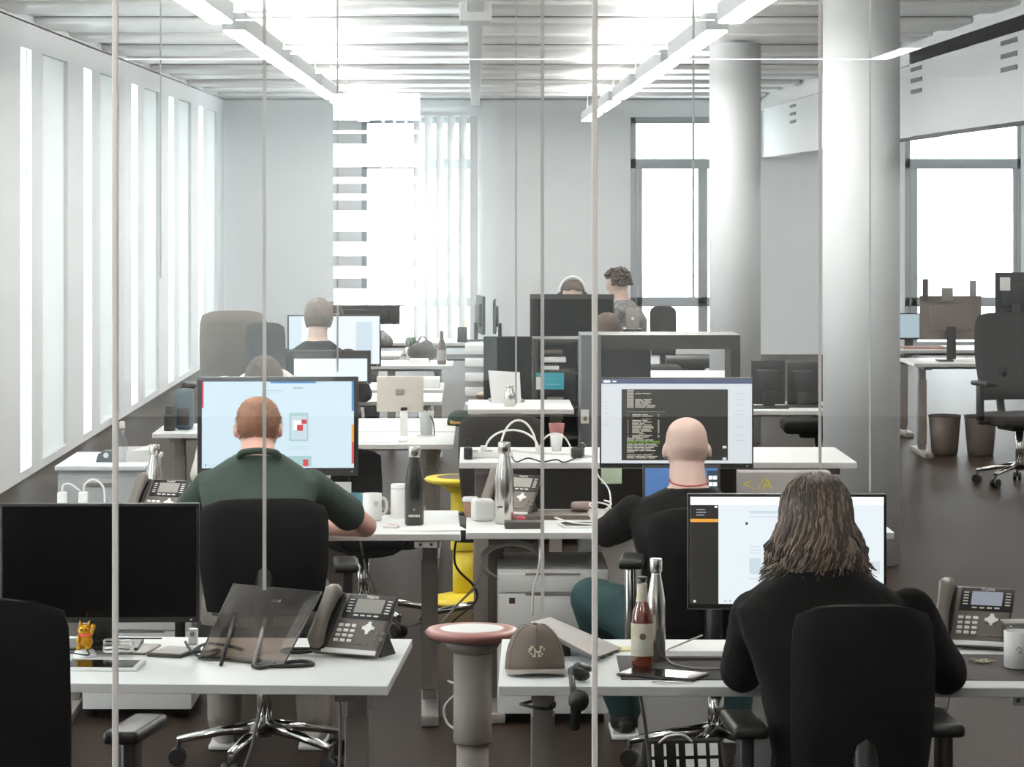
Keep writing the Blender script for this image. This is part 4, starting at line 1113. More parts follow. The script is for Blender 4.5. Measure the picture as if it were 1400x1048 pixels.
for k_ in range(6):
    a = k_ * 1.1
    MB().cyl((.016 * math.cos(a), .016 * math.sin(a), .003), (.016 * math.cos(a), .016 * math.sin(a), .005), .008, n=10).box((.030 * math.cos(a), .030 * math.sin(a), .004 + .001 * k_), (.022, .005, .002), rot=(0, 0, a)).build('key', mat('brass_key_%s' % 'abcdef'[k_], 'b8ac90', .3, .9) if k_ == 0 else MATS['brass_key_a'], t)
MB().tube([(.012 * math.cos(a), .012 * math.sin(a), .008) for a in [i * math.pi / 8 for i in range(16)]], .001, 5, closed=True).build('key_ring', STEEL, t)
slab('desk_pad', 'dark leather desk pad under the keys and white mug at right', 'notebook', (X(1370, 7.98), 7.98, .72), (.36, .44, .0018), R(-3), mat('dark_brown_cover', '2a201c', .7), bev=.0005)
t = thing('glass_box', 'small clear glass box behind the white mug at the right edge', 'box', (X(1392, 8.25), 8.25, .72))
MB().box((0, 0, .04), (.08, .08, .08), bev=.004).build('body', pane('thin_glass', .15, (.85, .85, .85), .05), t)
MB().box((0, 0, .083), (.084, .084, .006), bev=.002).build('lid', GREYP, t)
pn = thing('control_panel', 'white height control panel under the front right desk at the right edge', 'control', (X(1398, 7.70), 7.705, .68))
MB().box((0, 0, 0), (.055, .02, .028), bev=.005).build('panel_body', WPLAST, pn)
MB().cyl((-.012, -.010, 0), (-.012, -.013, 0), .006, n=10).build('button', DARKP, pn)
cable('cable', 'white charging cable hanging in an arc under the front right desk', [(X(1300, 8.0), 8.05, .69), (X(1299, 8.0), 8.02, Z(955, 8)), (X(1290, 8.0), 8.0, Z(975, 8)), (X(1268, 8), 8.0, Z(983, 8)), (X(1245, 8), 8.05, Z(980, 8))], .0035, WCORD)
cb = MB().tube([(X(735, 8.1) + .046 * math.cos(a), 8.083 + .062 * math.sin(a), Z(965, 8.05) + .004 * math.sin(a * 2)) for a in [i * math.pi / 10 for i in range(20)]], .0045, 6, closed=True).tube(spl([(X(747, 8.03), 8.03, Z(966, 8.05)), (X(752, 8.0), 8.0, Z(960, 8.05)), (X(756, 8.0), 8.0, Z(955, 8.05))]), .003, 6).build('cable_tie', CORD)
tag(cb, 'black cable tie strapped around the desk leg below the cap', 'tie')
cable('cable', 'grey power cable hanging from the front right desk to the floor', [(X(868, 8.3), 8.30, .69), (X(875, 8.3), 8.3, .60), (X(884, 8.4), 8.35, .45), (X(890, 8.5), 8.45, .28), (X(893, 8.6), 8.5, .1), (X(880, 8.7), 8.6, .006), (X(860, 8.9), 8.9, .006)], .005, GCORD)
cable('cable', 'grey cable dropping behind the right joint strip from the front right desk', [(X(810, 8.35), 8.35, .69), (X(814, 8.35), 8.35, .5), (X(812, 8.4), 8.38, .3), (X(811, 8.4), 8.4, .01)], .004, GCORD)

cable('cable', 'thin grey cable curving down to the floor before the chrome chair base at left', [(X(366, 8.4), 8.42, .69), (X(362, 8.4), 8.42, .60), (X(345, 8.5), 8.45, .42), (X(320, 8.5), 8.5, .28), (X(300, 8.6), 8.6, .15), (X(285, 8.7), 8.7, .006)], .004, GCORD)
cable('cable', 'grey cable dropping to the floor right of the chrome chair base', [(X(462, 8.4), 8.42, .69), (X(465, 8.4), 8.42, .5), (X(464, 8.5), 8.45, .35), (X(455, 8.5), 8.5, .2), (X(448, 8.6), 8.6, .006)], .004, GCORD)
# ---------------------------------------------------------------- stools, pedestal, bag
def stool(label, x, y, hgt, r, rim, top, legm, basem, yel=False):
    t = thing('stool', label, 'stool', (x, y, 0))
    MB().lathe([(r * .80, hgt - .006), (r * .55, hgt), (.002, hgt + .001)], n=40).build('seat_pad', top, t)
    MB().lathe([(r * .70, hgt - .040), (r * .93, hgt - .028), (r, hgt - .014), (r * .94, hgt - .004), (r * .80, hgt - .003)], n=40).build('seat_rim', rim, t)
    MB().lathe([(.05, hgt - .085), (.075, hgt - .07), (r * .62, hgt - .038)], n=28).build('seat_mount', LEGM if not yel else legm, t)
    MB().lathe([(.058, hgt - .36), (.060, hgt - .35), (.060, hgt - .075)], n=28).build('upper_column', legm, t)
    MB().lathe([(.05, .03), (.05, hgt - .355)], n=24).build('lower_column', legm, t)
    MB().lathe([(r * .98, 0), (r * 1.0, .012), (r * .8, .03), (.06, .05)], n=36).build('base_plate', basem, t)
    return t
stool('round stool with pale seat and rose rim on a taupe column, between the front desks', X(646, 9.35), 9.35, Z(857, 9.35), .149, mat('rose_rim', 'a5736c', .35), WPLAST, LEGM, LEGM)
stool('yellow stool far behind the black bottle, half hidden', X(633, 14.6), 14.6, .615, .19, YELLOW, TAUPEF, YELLOW, YELLOW, True)
t = thing('pedestal', 'white drawer pedestal under the desk of the bald person', 'cabinet', (X(756, 11.25), 11.25, 0))
wd, zt = 152 * 11.2 / F, Z(778, 11.25)
MB().box((0, .28, zt / 2 + .02), (wd, .56, zt - .04)).build('carcass', WPLAST, t)
zz = zt - .012
for hgt_, sh_ in ((.075, .004), (.155, .012), (.30, .002)):
    d_ = MB().box((0, -.007, zz - hgt_ / 2), (wd - .004, .016, hgt_ - .006), bev=.002).build('drawer', WPLAST, t)
    MB().box((0, -.014, zz - .004), (wd * .5, .006, .008), bev=.001).build('grip', GREYP, d_)
    zz -= hgt_
MB().box((-wd * .37, -.016, zt - .115), (.022, .002, .022)).build('sticker', mat('dark_red_sticker', '5a3a36', .7), t)
for sx in (-1, 1):
    for sy in (.05, .5): MB().cyl((sx * wd * .42, sy, .0), (sx * wd * .42, sy, .04), .02, n=12).build('castor', BLACKP, t)
dup(t, (X(188, 11.35), 11.35, 0), 0, 'white drawer pedestal under the desk of the person in green')
t = thing('tote_bag', 'black bag with a white window-pane pattern on the floor by the near chair', 'bag', (X(932, 9.5), 9.5, 0), R(6))
BW_ = .125; hh = .255
MB().loft([[(sx * BW_ * k, sy * .05 * k2, z_) for sx, sy in ((-1, -1), (1, -1), (1, 1), (-1, 1))] for k, k2, z_ in ((.95, 1, 0.0), (1, 1.1, .05), (.99, .9, .18), (.96, .45, hh))]).build('body', BLACKT, t)
def bagy(z): return -(.055 - (z - .05) * .077 if z < .18 else .045 - (z - .18) * .30) - .002
for k_ in range(5):
    z_ = .02 + k_ * .047
    ang = R(-17) if z_ > .16 else R(-4)
    for c_ in range(6):
        if c_ < 3 and k_ == 1: continue
        MB().box((-.098 + c_ * .039, bagy(z_ + .02), z_ + .02), (.026 if c_ > 2 else .008, .003, .038), rot=(ang, 0, 0)).build('white_patch', PAPER, t)
    if k_ in (1, 3): MB().box((-.06, bagy(z_ - .002) - .001, z_ - .002), (.10, .003, .009), rot=(ang, 0, 0)).build('white_stripe', PAPER, t)
MB().tube(spl([(-.08, -.02, hh - .01), (-.05, -.03, hh + .015), (.0, -.03, hh + .018), (.03, -.02, hh - .005)]), .004, 6).build('bag_handle', WCORD, t)

# ---------------------------------------------------------------- desks of the second row and the raised desk
for k_, (px, Y_, rr) in enumerate(((592, 11.42, 4), (575, 11.3, -9), (604, 11.30, 12))):
    slab('paper_sheet', ('white paper sheet lying under the black bottle', 'loose white paper sheet near the front edge by the black bottle', 'white paper sheet poking over the right end of the green-shirted person\'s desk')[k_], 'paper', (X(px, Y_), Y_, .72 + .0012 * k_), (.17, .12, .001), R(rr), PAPER, bev=.0003)
slab('marker', 'small white device with a red tip right of the elbow', 'device', (X(535, 11.35), 11.35, .72), (.06, .025, .014), R(-20), WPLAST, RED, bev=.004, inset=.008)
slab('white_board', 'white upright panel under the pale page monitor', 'panel', (X(462, 11.95), 11.97, .72), (.105, .012, .115), 0, WPLAST, bev=.002)
slab('wallet', 'flat brown wallet behind the white mug', 'wallet', (X(530, 11.9), 11.86, .72), (.10, .06, .02), R(15), mat('brown_leather', '6e5a52', .6), bev=.006)
slab('small_box', 'low dark box in front of the shiny steel bottle', 'box', (X(716, 11.36), 11.36, .72), (.145, .09, .026), R(2), DARKP, bev=.003)
t = thing('toy', 'small red-topped round object beside the shiny steel bottle', 'toy', (X(712, 11.5), 11.5, .72))
MB().lathe([(.020, 0), (.026, .008), (.020, .016)], n=18).build('bottom', mat('straw', 'c7b28c', .7), t)
MB().ell((0, 0, .018), (.022, .022, .014)).build('top', RED if False else mat('red_cloth', 'b5404a', .6), t)
slab('laptop', 'closed grey laptop under white cables on the bald person\'s desk', 'laptop', (X(752, 11.75), 11.74, .72), (.30, .21, .018), R(2), LT, bev=.004)
slab('tablet', 'white-framed tablet half under white cables near the bald person\'s arm', 'tablet', (X(805, 11.42), 11.42, .72), (.22, .15, .008), R(8), WPLAST, BLACKG, inset=.010)
slab('pouch', 'mauve brown pouch under the raised desk', 'pouch', (X(797, 11.8), 11.80, .7385), (.09, .07, .035), R(10), mat('mauve_cloth', '8d7a78', .9), bev=.015)
t = thing('laptop', 'open black laptop with a blue screen before the bald person', 'laptop', (X(932, 11.58), 11.58, .72))
MB().box((0, -.1, .008), (.29, .20, .016), bev=.003).build('base', DARKP, t)
l = MB().box((0, .012, .115), (.30, .010, .205), bev=.003, rot=(R(-8), 0, 0)).build('lid', DARKP, t)
s = MB(); T_ = Matrix.Translation((0, .012, .115)) @ Matrix.Rotation(R(-8), 4, 'X')
s.box((0, -.006, .0), (.28, .002, .18))
for a, b, c, d, mi in ((.10, .01, .14, .08, 2), (.105, .045, .12, .06, 1), (.122, .045, .137, .06, 1), (.105, .02, .12, .035, 1), (.122, .02, .137, .035, 1)):
    s.quad([(a, -.0072 - .0002 * (mi == 1), b), (c, -.0072 - .0002 * (mi == 1), b), (c, -.0072 - .0002 * (mi == 1), d), (a, -.0072 - .0002 * (mi == 1), d)], mi)
s.xf(T_).build('screen', [emit('laptop_blue', '4a76b0', .85), WH, emit('laptop_dark_blue', '24414f', .85)], l, fix=False)
def loop(cx, Y_, z, rx, rz_, a0=0, a1=180, lean=.03):
    return [(cx + rx * math.cos(R(a)), Y_ + lean * math.sin(R(a)), z + rz_ * math.sin(R(a))) for a in [a0 + (a1 - a0) * i / 9 for i in range(10)]]
zt5 = .893
cable('cable', 'white cable rising in a tall loop from the power strip on the raised desk', loop(X(709, 12.5), 12.5, zt5 + .012, X(734, 12.5) - X(709, 12.5), .135), .0045, WCORD)
cable('cable', 'white cable in a flatter loop inside the tall one on the raised desk', loop(X(700, 12.6), 12.62, zt5 + .012, X(737, 12.5) - X(700, 12.5), .085), .0045, WCORD)
cable('cable', 'white cable looping at the right half of the raised desk', loop(X(759, 12.5), 12.5, zt5 + .008, X(781, 12.5) - X(759, 12.5), .085), .0035, WCORD)
cable('cable', 'thin black cable sagging over the front of the raised desk', [(X(700, 12.4), 12.4, zt5 + .006), (X(706, 12.2), 12.18, zt5 + .004), (X(722, 12.17), 12.17, Z(626, 12.17)), (X(742, 12.17), 12.17, Z(631, 12.17)), (X(760, 12.17), 12.17, Z(628, 12.17)), (X(772, 12.19), 12.18, zt5 + .003), (X(790, 12.4), 12.4, zt5 + .006)], .003, CORD)
cable('cable', 'white cable lying along the raised desk behind the power strip', [(X(640, 12.5), 12.72, zt5 + .006), (X(670, 12.5), 12.66, zt5 + .006), (X(700, 12.5), 12.72, zt5 + .006), (X(740, 12.5), 12.6, zt5 + .006), (X(790, 12.5), 12.5, zt5 + .006), (X(812, 12.5), 12.42, zt5 + .006)], .0045, WCORD)
t = thing('power_strip', 'white power strip on the raised desk below the cable loops', 'power strip', (X(668, 12.42), 12.42, zt5), R(4))
MB().box((0, 0, .014), (.20, .045, .028), bev=.005).build('body', WPLAST, t)
for k_ in range(3): MB().cyl((-.06 + .06 * k_, 0, .028), (-.06 + .06 * k_, 0, .031), .017, n=14).build('socket', GREYP, t)
MB().box((-.02, 0, .040), (.028, .03, .022), bev=.005).build('plug', WPLAST, t); MB().box((.06, .0, .040), (.028, .03, .022), bev=.005).build('plug', WPLAST, t)
t = thing('power_adapter', 'black power adapter at the left end of the raised desk', 'adapter', (X(640, 12.35), 12.35, zt5))
MB().box((0, 0, .025), (.036, .05, .05), bev=.008).build('body', BLACKP, t)
MB().tube(spl([(-.01, 0, .048), (-.016, 0, .075), (.0, .01, .085), (.012, .02, .07), (.016, .03, .05)]), .0028, 6).build('cord', CORD, t)
t = thing('power_adapter', 'dark grey plug block at the right end of the raised desk', 'adapter', (X(790, 12.4), 12.42, zt5), R(-20))
MB().box((0, 0, .022), (.05, .045, .044), bev=.01).box((.02, 0, .05), (.024, .03, .025), bev=.006, rot=(0, .5, 0)).build('body', DARKP, t)
cable('cable', 'tangled white cable coiled beside the white-framed tablet', [(X(822 + 15 * math.cos(a * 1.0), 11.5), 11.58 + .05 * math.sin(a), .737 + .017 * (1 + math.sin(a * .63 + 1)) + .030 * max(0, math.sin(a * .41))) for a in [k_ * .8 for k_ in range(26)]], .0034, WCORD)
cable('cable', 'white cable falling from the raised desk to the tangle below', [(X(815, 12.17), 12.165, zt5), (X(818, 12.1), 12.1, Z(650, 12.1)), (X(832, 12), 12.0, Z(668, 12)), (X(834, 11.8), 11.8, Z(690, 11.8)), (X(822, 11.7), 11.68, Z(702, 11.7))], .0034, WCORD)
cable('cable', 'white cable running forward over the white-framed tablet', [(X(758, 11.6), 11.52, .742), (X(780, 11.5), 11.42, .7335), (X(805, 11.4), 11.36, .7335), (X(830, 11.4), 11.38, .7335), (X(838, 11.5), 11.46, .735), (X(815, 11.6), 11.55, .737)], .0038, WCORD)
slab('sticky_note', 'pale green sticky note hanging below the raised desk', 'note', (X(836, 12.17), 12.17, .80), (28 * 12.17 / F, .003, 26 * 12.17 / F), 0, mat('pale_green_paper', 'c9dabd', .8), bev=.0005).location.z = Z(661, 12.17)
# grey cable tray panel with yellow writing below the raised desk
t = thing('modesty_panel', 'dark panel hung below the raised desk behind the bald person\'s laptop', 'panel', (X(870, 12.45), 12.45, 0))
MB().box((0, .0, .735), (100 * 12.45 / F * 2.7, .016, .22)).build('panel_board', DARKP, t)
for s in (-1, 1): MB().box((s * .36, .02, .83), (.03, .05, .03)).build('bracket', LEGM, t)
t = thing('box', 'grey cardboard box with yellow handwriting below the raised desk', 'box', (X(1074, 12.0), 12.08, .72))
MB().box((0, 0, .075), (.37, .12, .15), bev=.004).build('carton', mat('warm_grey_board', '9b9494', .8), t)
text('<.·⁄A', .062, mat('yellow_ink', 'c3b72e', .6), t, Matrix.Translation((-.11, -.0605, .10)) @ Euler((R(90), 0, 0)).to_matrix().to_4x4(), 'handwriting')
# cable spool hanging under desk 4
o = MB()
for k_ in range(4): o.tube([(.108 * math.cos(a) * (1 + .03 * k_), .01 * k_ + .004 * math.sin(3 * a), .065 * math.sin(a) * (1 + .05 * k_)) for a in [i * math.pi / 14 for i in range(28)]], .0055, 7, closed=True)
o = o.build('cable_coil', GCORD); o.location = (X(700, 11.28), 11.28, .60); tag(o, 'grey cable hanging in a round coil under the bald person\'s desk', 'cable')
cable('cable', 'white cable hanging from the round coil to the pedestal', [(X(737, 11.3), 11.3, .69), (X(738, 11.22), 11.2, Z(762, 11.2)), (X(735, 11.2), 11.2, Z(785, 11.2)), (X(729, 11.2), 11.2, Z(805, 11.2)), (X(728, 11.2), 11.2, Z(840, 11.2))], .0045, WCORD)
cable('cable', 'black cable sagging below the desk of the person in green', [(X(440, 11.5), 11.5, .69), (X(480, 11.5), 11.48, Z(757, 11.5)), (X(515, 11.5), 11.45, Z(758, 11.5)), (X(545, 11.5), 11.5, Z(752, 11.5)), (X(572, 11.6), 11.55, .692)], .006, CORD)
cable('cable', 'grey cable slanting down from under the green-shirted person\'s desk', [(X(490, 11.6), 11.6, .69), (X(500, 11.6), 11.6, Z(775, 11.6)), (X(515, 11.6), 11.58, Z(810, 11.6)), (X(535, 11.6), 11.6, Z(845, 11.6)), (X(560, 11.6), 11.6, Z(855, 11.6)), (X(590, 11.5), 11.66, Z(850, 11.5))], .005, GCORD)
cable('cable', 'black cable dangling between the two second-row desks', [(X(627, 11.5), 11.5, .71), (X(622, 11.5), 11.5, Z(770, 11.5)), (X(648, 11.5), 11.48, Z(800, 11.5)), (X(650, 11.5), 11.45, Z(820, 11.5)), (X(620, 11.4), 11.42, Z(850, 11.4)), (X(600, 11.4), 11.4, Z(880, 11.4))], .0045, CORD)
cable('cable', 'grey cable crossing to the pedestal leg between the second-row desks', [(X(662, 11.5), 11.42, Z(770, 11.4)), (X(655, 11.4), 11.4, Z(795, 11.4)), (X(625, 11.4), 11.36, Z(825, 11.4)), (X(604, 11.4), 11.34, Z(848, 11.4))], .0045, GCORD)
cable('cable', 'white cable looped on the floor beside the taupe stool column', [(X(612, 10.9), 10.9, Z(930, 10.9)), (X(628, 10.9), 10.88, Z(940, 10.9)), (X(608, 10.9), 10.9, Z(965, 10.9)), (X(612, 10.9), 10.92, Z(990, 10.9)), (X(632, 10.9), 10.9, Z(1000, 10.9)), (X(640, 10.9), 10.95, .01)], .0045, WCORD)
# left end of the second row: adapters, cabinet
for k_, px in enumerate((85, 114)):
    t = thing('power_adapter', ('white power adapter nearest the left edge, above the black monitor', 'white power adapter with a tall cable arc, above the black monitor')[k_], 'adapter', (X(px, 11.5), 11.5, .72))
    zz = Z(672, 11.5) - .72
    MB().box((0, 0, zz / 2), (.035, .035, zz), bev=.006).build('body', WPLAST, t)
    pts = [(0, 0, zz), (.004, 0, zz + .025), (.03, 0, zz + .03), (.06, 0, zz + .01), (.08, 0, zz - .01)] if k_ == 0 else [(0, 0, zz), (.006, 0, zz + .03), (.04, 0, zz + .048), (.075, 0, zz + .02), (.082, 0, zz - .04), (.082, 0, .002)]
    MB().tube(spl(pts), .004, 7).build('cord', WCORD, t)
t = thing('storage_cabinet', 'low white storage cabinet by the left windows', 'cabinet', (X(138, 13.1), 13.1, 0))
wd = 118 * 13.1 / F
MB().box((0, .35, .39), (wd, .70, .78)).build('carcass', mat('light_grey_laminate', 'c6c9ca', .5), t)
MB().box((0, .34, .79), (wd + .02, .74, .02), bev=.003).build('top_board', WHITE, t)
for k_ in range(2):
    d_ = MB().box((0, -.008, .58 - .36 * k_), (wd - .01, .016, .33), bev=.002).build('drawer', mat('grey_front', 'b9bbbc', .5) if k_ == 0 else MATS['grey_front'], t)
    MB().box((0, -.02, .72 - .36 * k_), (.12, .012, .012)).build('handle', GREYP, d_)
t = thing('tape_dispenser', 'dark dome-shaped object on the low white cabinet', 'dispenser', (X(146, 13.3), 13.3, .80))
MB().loft([[(x_ * k_, -.03, z_) for x_, z_ in ((-.045, 0), (-.035, .035), (-.01, .05), (.04, .05), (.045, 0))] for k_ in (1,)] + [[(x_, .03, z_) for x_, z_ in ((-.045, 0), (-.035, .035), (-.01, .05), (.04, .05), (.045, 0))]], 0, True, False).build('body', mat('slate_plastic', '5b676d', .4), t)
MB().cyl((.0, -.032, .03), (.0, .032, .03), .012, n=14).build('roll', WPLAST, t)
t = thing('paper_tray', 'white sloping paper tray on the low white cabinet', 'tray', (X(184, 13.4), 13.4, .80), R(10))
MB().box((0, 0, .03), (.15, .22, .008), rot=(0, R(-16), 0)).box((0, 0, .006), (.14, .2, .012)).build('tray_body', WPLAST, t)
for s in (-1, 1): MB().box((0, s * .108, .025), (.15, .006, .05)).build('side_wall', WPLAST, t)
# small table objects by the windows
t = thing('camera', 'black camera on the small desk by the left windows', 'camera', (X(232, 16.1), 16.1, .72))
MB().box((0, 0, .045), (.06, .06, .09), bev=.01).build('body', DARKP, t); MB().cyl((0, -.03, .045), (0, -.06, .045), .025, n=16).build('lens', BLACKP, t); MB().box((0, 0, .11), (.045, .05, .05), bev=.006).build('viewfinder', DARKP, t)
t = thing('backpack', 'dark slate backpack standing on the small desk by the left windows', 'backpack', (X(252, 16.2), 16.2, .72))
MB().box((0, 0, .11), (.10, .12, .22), bev=.035, seg=4).build('body', mat('slate_cloth', '55636c', .8), t); MB().box((0, -.06, .07), (.07, .03, .09), bev=.012).build('pocket', DARKP, t); MB().tube(spl([(-.02, 0, .22), (0, 0, .25), (.02, 0, .22)]), .005, 6).build('grab_loop', DARKP, t)

# ---------------------------------------------------------------- middle distance
t = thing('laptop', 'white laptop standing open on the raised desk behind the black chair', 'laptop', (X(695, 15.2), 15.2, .93), R(6))
MB().poly([(-.085, .0), (.065, .0), (.060, .155), (-.10, .165)], .008, M=Euler((R(80), 0, 0)).to_matrix().to_4x4()).build('lid', mat('pale_silver', 'dcdcda', .4), t)
MB().box((0, .09, .008), (.17, .15, .012), bev=.003).build('base', GREYP, t)
t = thing('cap', 'dark green cap with a tan brim on the back-to-back desk', 'cap', (X(629, 16.5), 16.5, .72))
MB().lathe([(.070, .0), (.072, .02), (.062, .055), (.035, .078), (.002, .084)], n=24).build('crown', mat('dark_green_cloth', '2a3833', .9), t)
MB().box((-.01, -.06, .02), (.09, .05, .012), bev=.004, rot=(R(15), 0, 0)).build('brim', mat('tan_cloth', '9a7b45', .9), t)
t = thing('cup', 'translucent grey cup on the desk under the beige display', 'cup', (X(583, 15.75), 15.75, .72))
MB().lathe([(.030, 0), (.040, .13), (.037, .13), (.028, .006)], n=20).build('body', mat('frosted_grey', 'c3c6c6', .5), t)
MB().lathe([(.05, 0), (.052, .004), (.03, .006)], n=20).build('saucer', WPLAST, t)
slab('paper_sheet', 'large white paper sheets at the left of the beige display', 'paper', (X(512, 15.5), 15.5, .72), (.16, .4, .004), R(2), PAPER, bev=.001)
cable('cable', 'thin black cable hanging behind the beige display', [(X(575, 15.7), 15.8, .87), (X(582, 15.7), 15.75, .855), (X(592, 15.7), 15.7, .80), (X(594, 15.7), 15.7, .73)], .003, CORD)
slab('box', 'white box on the desk end in the middle distance', 'box', (X(584, 19.8), 19.85, .72), (.17, .3, .06), 0, WPLAST, bev=.004)
slab('paper_stack', 'white paper stack on the distant desk at the left of the brown bottle', 'paper', (X(573, 22.6), 22.7, .72), (.14, .2, .03), 0, PAPER, bev=.002)
t = thing('desk_clutter', 'dark bag heaped on the distant desk beside the brown bottle', 'bag', (X(577, 22.8), 22.95, .72))
MB().ell((0, 0, .07), (.12, .09, .075)).ell((.03, 0, .1), (.06, .06, .06)).build('body', DARKP, t); MB().tube(spl([(-.05, 0, .12), (0, -.02, .19), (.06, 0, .13)]), .008, 6).build('strap', GREYP, t)
slab('keyboard', 'black keyboard on the distant desk right of the brown bottle', 'keyboard', (X(624, 22.5), 22.6, .745), (.14, .12, .015), 0, BLACKP, DARKP)
t = thing('filing_box', 'stack of white letter trays beside the dark screen in the distance', 'trays', (X(650, 20.4), 20.4, 0))
for k_ in range(5): MB().box((0, 0, .55 + .10 * k_), (.14, .3, .045), bev=.004).build('tray', WPLAST, t)
MB().box((0, 0, .27), (.16, .3, .53)).build('stand', GREYP, t)
t = thing('pencil_pot', 'black pot on the desk by the far blind', 'pot', (X(632, 26.0), 25.95, .72))
MB().lathe([(.04, 0), (.045, .01), (.045, .13), (.04, .13), (.038, .01)], n=18).build('body', BLACKP, t); MB().cyl((0, 0, .02), (.02, 0, .19), .004, n=6).build('pencil', YELLOW, t)
t = thing('potted_plant', 'small plant in a white pot by the far left monitor', 'plant', (X(562, 23.0), 23.05, .72))
MB().lathe([(.03, 0), (.045, .10), (.04, .10)], n=16).build('pot', WPLAST, t)
for k_ in range(9):
    a = k_ * .7; MB().ell((.025 * math.cos(a), .025 * math.sin(a), .13 + .012 * (k_ % 3)), (.022, .010, .03), 0, 8, 6, rot=(0, .4 * math.cos(a), a)).build('leaf', mat('grey_green_leaf', '75867a', .6) if k_ == 0 else MATS['grey_green_leaf'], t)
# dark fabric screen, grey and black open shelf
t = thing('fabric_screen', 'black fabric privacy screen left of the dark shelf', 'screen', (X(694, 17.3), 17.3, 0))
MB().box((0, 0, .64), (66 * 17.3 / F, .04, 1.06), bev=.008).build('panel', BLACKF, t)
for s in (-1, 1): MB().box((s * .10, 0, .055), (.04, .35, .11), bev=.006).build('foot', DARKP, t)
t = thing('open_shelf', 'black open shelf holding papers and a teal sign', 'shelf', (X(762, 17.0), 17.0, 0))
sw_ = 66 * 17 / F; zt_ = Z(463, 17)
for s in (-1, 1): MB().box((s * (sw_ / 2 - .01), .18, zt_ / 2), (.02, .36, zt_)).build('side_panel', DARKP, t)
MB().box((0, .35, zt_ / 2), (sw_ - .04, .012, zt_)).build('back_panel', BLACKP, t)
for zz in (.05, Z(598, 17), Z(556, 17), Z(510, 17), zt_ - .01): MB().box((0, .175, zz), (sw_ - .04, .34, .018)).build('shelf_board', DARKP, t)
zs = Z(510, 17) + .009
t = thing('sign', 'teal sign with a white line of print in the black shelf', 'sign', (X(752, 17), 17.0, Z(532, 17)))
MB().box((.0, -.006, .047), (38 * 17 / F, .008, .094)).build('board', mat('teal_print', '1795a8', .5), t)
MB().box((-.065, -.0105, .035), (.028, .002, .07)).build('pale_panel', WPLAST, t)
text('∼∼-∼∼', .03, WPLAST, t, Matrix.Translation((.02, -.011, .028)) @ Euler((R(90), 0, 0)).to_matrix().to_4x4(), 'lettering')
for k_, (px, py, wp, hp_, c_) in enumerate(((756, 488, 34, 7, PAPER), (752, 500, 24, 5, PAPER), (764, 505, 28, 4, TAUPEF), (757, 478, 26, 5, TAUPEF), (748, 550, 30, 8, PAPER), (760, 543, 22, 4, GREYP))):
    zb_ = Z(py + hp_, 17.05)
    o = slab('paper_stack', ('white paper stack high in the black shelf', 'thin white paper stack just above the teal sign', 'tan folder lying above the teal sign', 'brown folder topmost in the black shelf', 'white binder low in the black shelf', 'thin grey folder over the low white binder')[k_], 'papers', (X(px, 17.05), 17.14, zb_), (wp * 17 / F, .2, hp_ * 17 / F), R(2 - k_), c_, bev=.001)
t = thing('shelf_frame', 'large dark frame shelf with a grey side, spanning behind the code monitor', 'shelf', (X(795, 15.0), 15.0, 0))
zt_ = Z(458, 15)
fx = lambda px: X(px, 15.0) - X(795, 15.0)
GREYC = mat('grey_side_board', '5f6264', .6)
MB().box((fx(808), .2, zt_ / 2), (27 * 15 / F, .4, zt_)).build('side_panel', GREYC, t)
MB().box(((fx(822) + fx(1012)) / 2, .2, zt_ - .035), (fx(1012) - fx(822), .4, .07)).build('top_board', DARKP, t)
MB().box((fx(1006), .2, zt_ / 2 - .035), (.045, .4, zt_ - .07)).build('side_panel', DARKP, t)
MB().box(((fx(822) + fx(890)) / 2, .2, zt_ - .18), (fx(890) - fx(822), .36, .22)).build('drawer_box', BLACKP, t)
MB().box(((fx(822) + fx(1003)) / 2, .2, Z(528, 15)), (fx(1003) - fx(822), .4, .03)).build('shelf_board', DARKP, t)
o = MB().box((0, 0, 0), (11 * 15 / F, .003, 19 * 15 / F)).build('label_plate', PAPER, t); o.location = (fx(799.5), -.002, Z(569, 15))
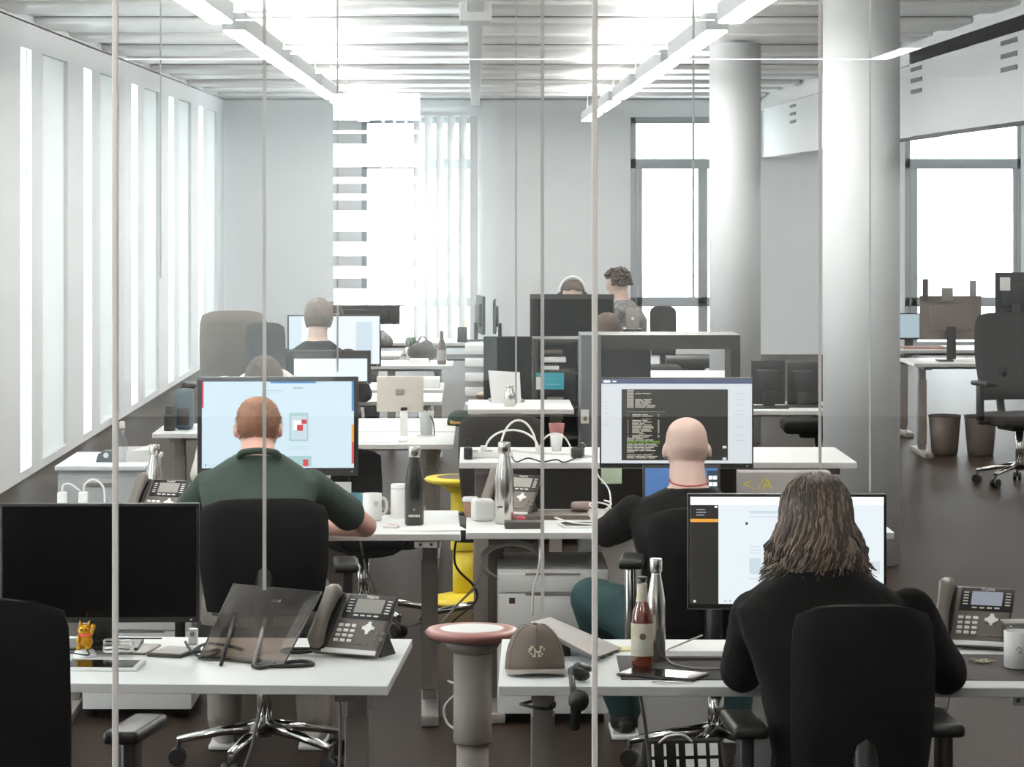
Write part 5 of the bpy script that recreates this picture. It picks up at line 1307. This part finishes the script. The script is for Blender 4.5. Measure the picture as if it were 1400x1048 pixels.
o = MB().cyl((0, 0, 0), (0, -.003, 0), .011, n=14).build('seal', mat('ochre_print', '8f8066', .6), t); o.location = (fx(800), -.004, Z(572, 15))
t = thing('lid_laptop', 'grey laptop lid behind the dark frame shelf, before the second window', 'laptop', (X(865, 20.3), 20.3, .0))
MB().box((0, 0, Z(442, 19.6)), (19 * 19.6 / F, .012, 27 * 19.6 / F), bev=.003).build('lid', GREYP, t)
MB().cyl((0, -.007, Z(441, 19.6)), (0, -.009, Z(441, 19.6)), .010, n=12).build('round_mark', WPLAST, t)
MB().box((0, .12, Z(456, 19.6) / 2), (.12, .22, Z(456, 19.6))).build('plinth', DARKP, t)
# things on the right far desks
for k_, (px, py, wp, hp_) in enumerate(((1295, 402, 16, 18), (1330, 394, 9, 22), (1374, 388, 14, 18), (1265, 396, 8, 30))):
    o = slab('note_card', ('grey note card on the middle of the brownish monitor', 'grey note card at the right end of the brownish monitor', 'pale note card at the right edge', 'pointed dark card at the left end of the brownish monitor')[k_], 'card', (X(px, 22.96), 22.955, Z(py + hp_ / 2, 22.96)), (wp * 23 / F, .006, hp_ * 23 / F), R(4 - 3 * k_), (GREYP, GREYP, PAPER, DARKP)[k_], bev=.001)
slab('papers', 'reddish papers on the far right desk behind', 'papers', (X(1262, 24.8), 24.85, .72), (.35, .25, .02), R(3), mat('dusty_red_paper', 'a4817a', .8), bev=.002)
slab('papers', 'white papers on the nearer far right desk', 'papers', (X(1330, 22.9), 22.9, .72), (.3, .2, .015), R(-4), PAPER, bev=.002)
for k_, px in enumerate((1348, 1300)):
    t = thing('waste_bin', ('brown waste bin under the far right desk, right one', 'brown waste bin under the far right desk, left one')[k_], 'bin', (X(px, 22.7), 22.95 + .05 * k_, 0))
    MB().lathe([(.09, 0), (.10, .01), (.125, .30), (.12, .30), (.085, .012)], n=20).build('body', mat('brown_bin', '5c514a', .6) if k_ == 0 else MATS['brown_bin'], t)
    MB().tube([(.123 * math.cos(a), .123 * math.sin(a), .30) for a in [i * math.pi / 10 for i in range(20)]], .006, 6, closed=True).build('rim', DARKP, t)
S.view_layers[0].update()
bpy.data.scenes.remove(TMP)
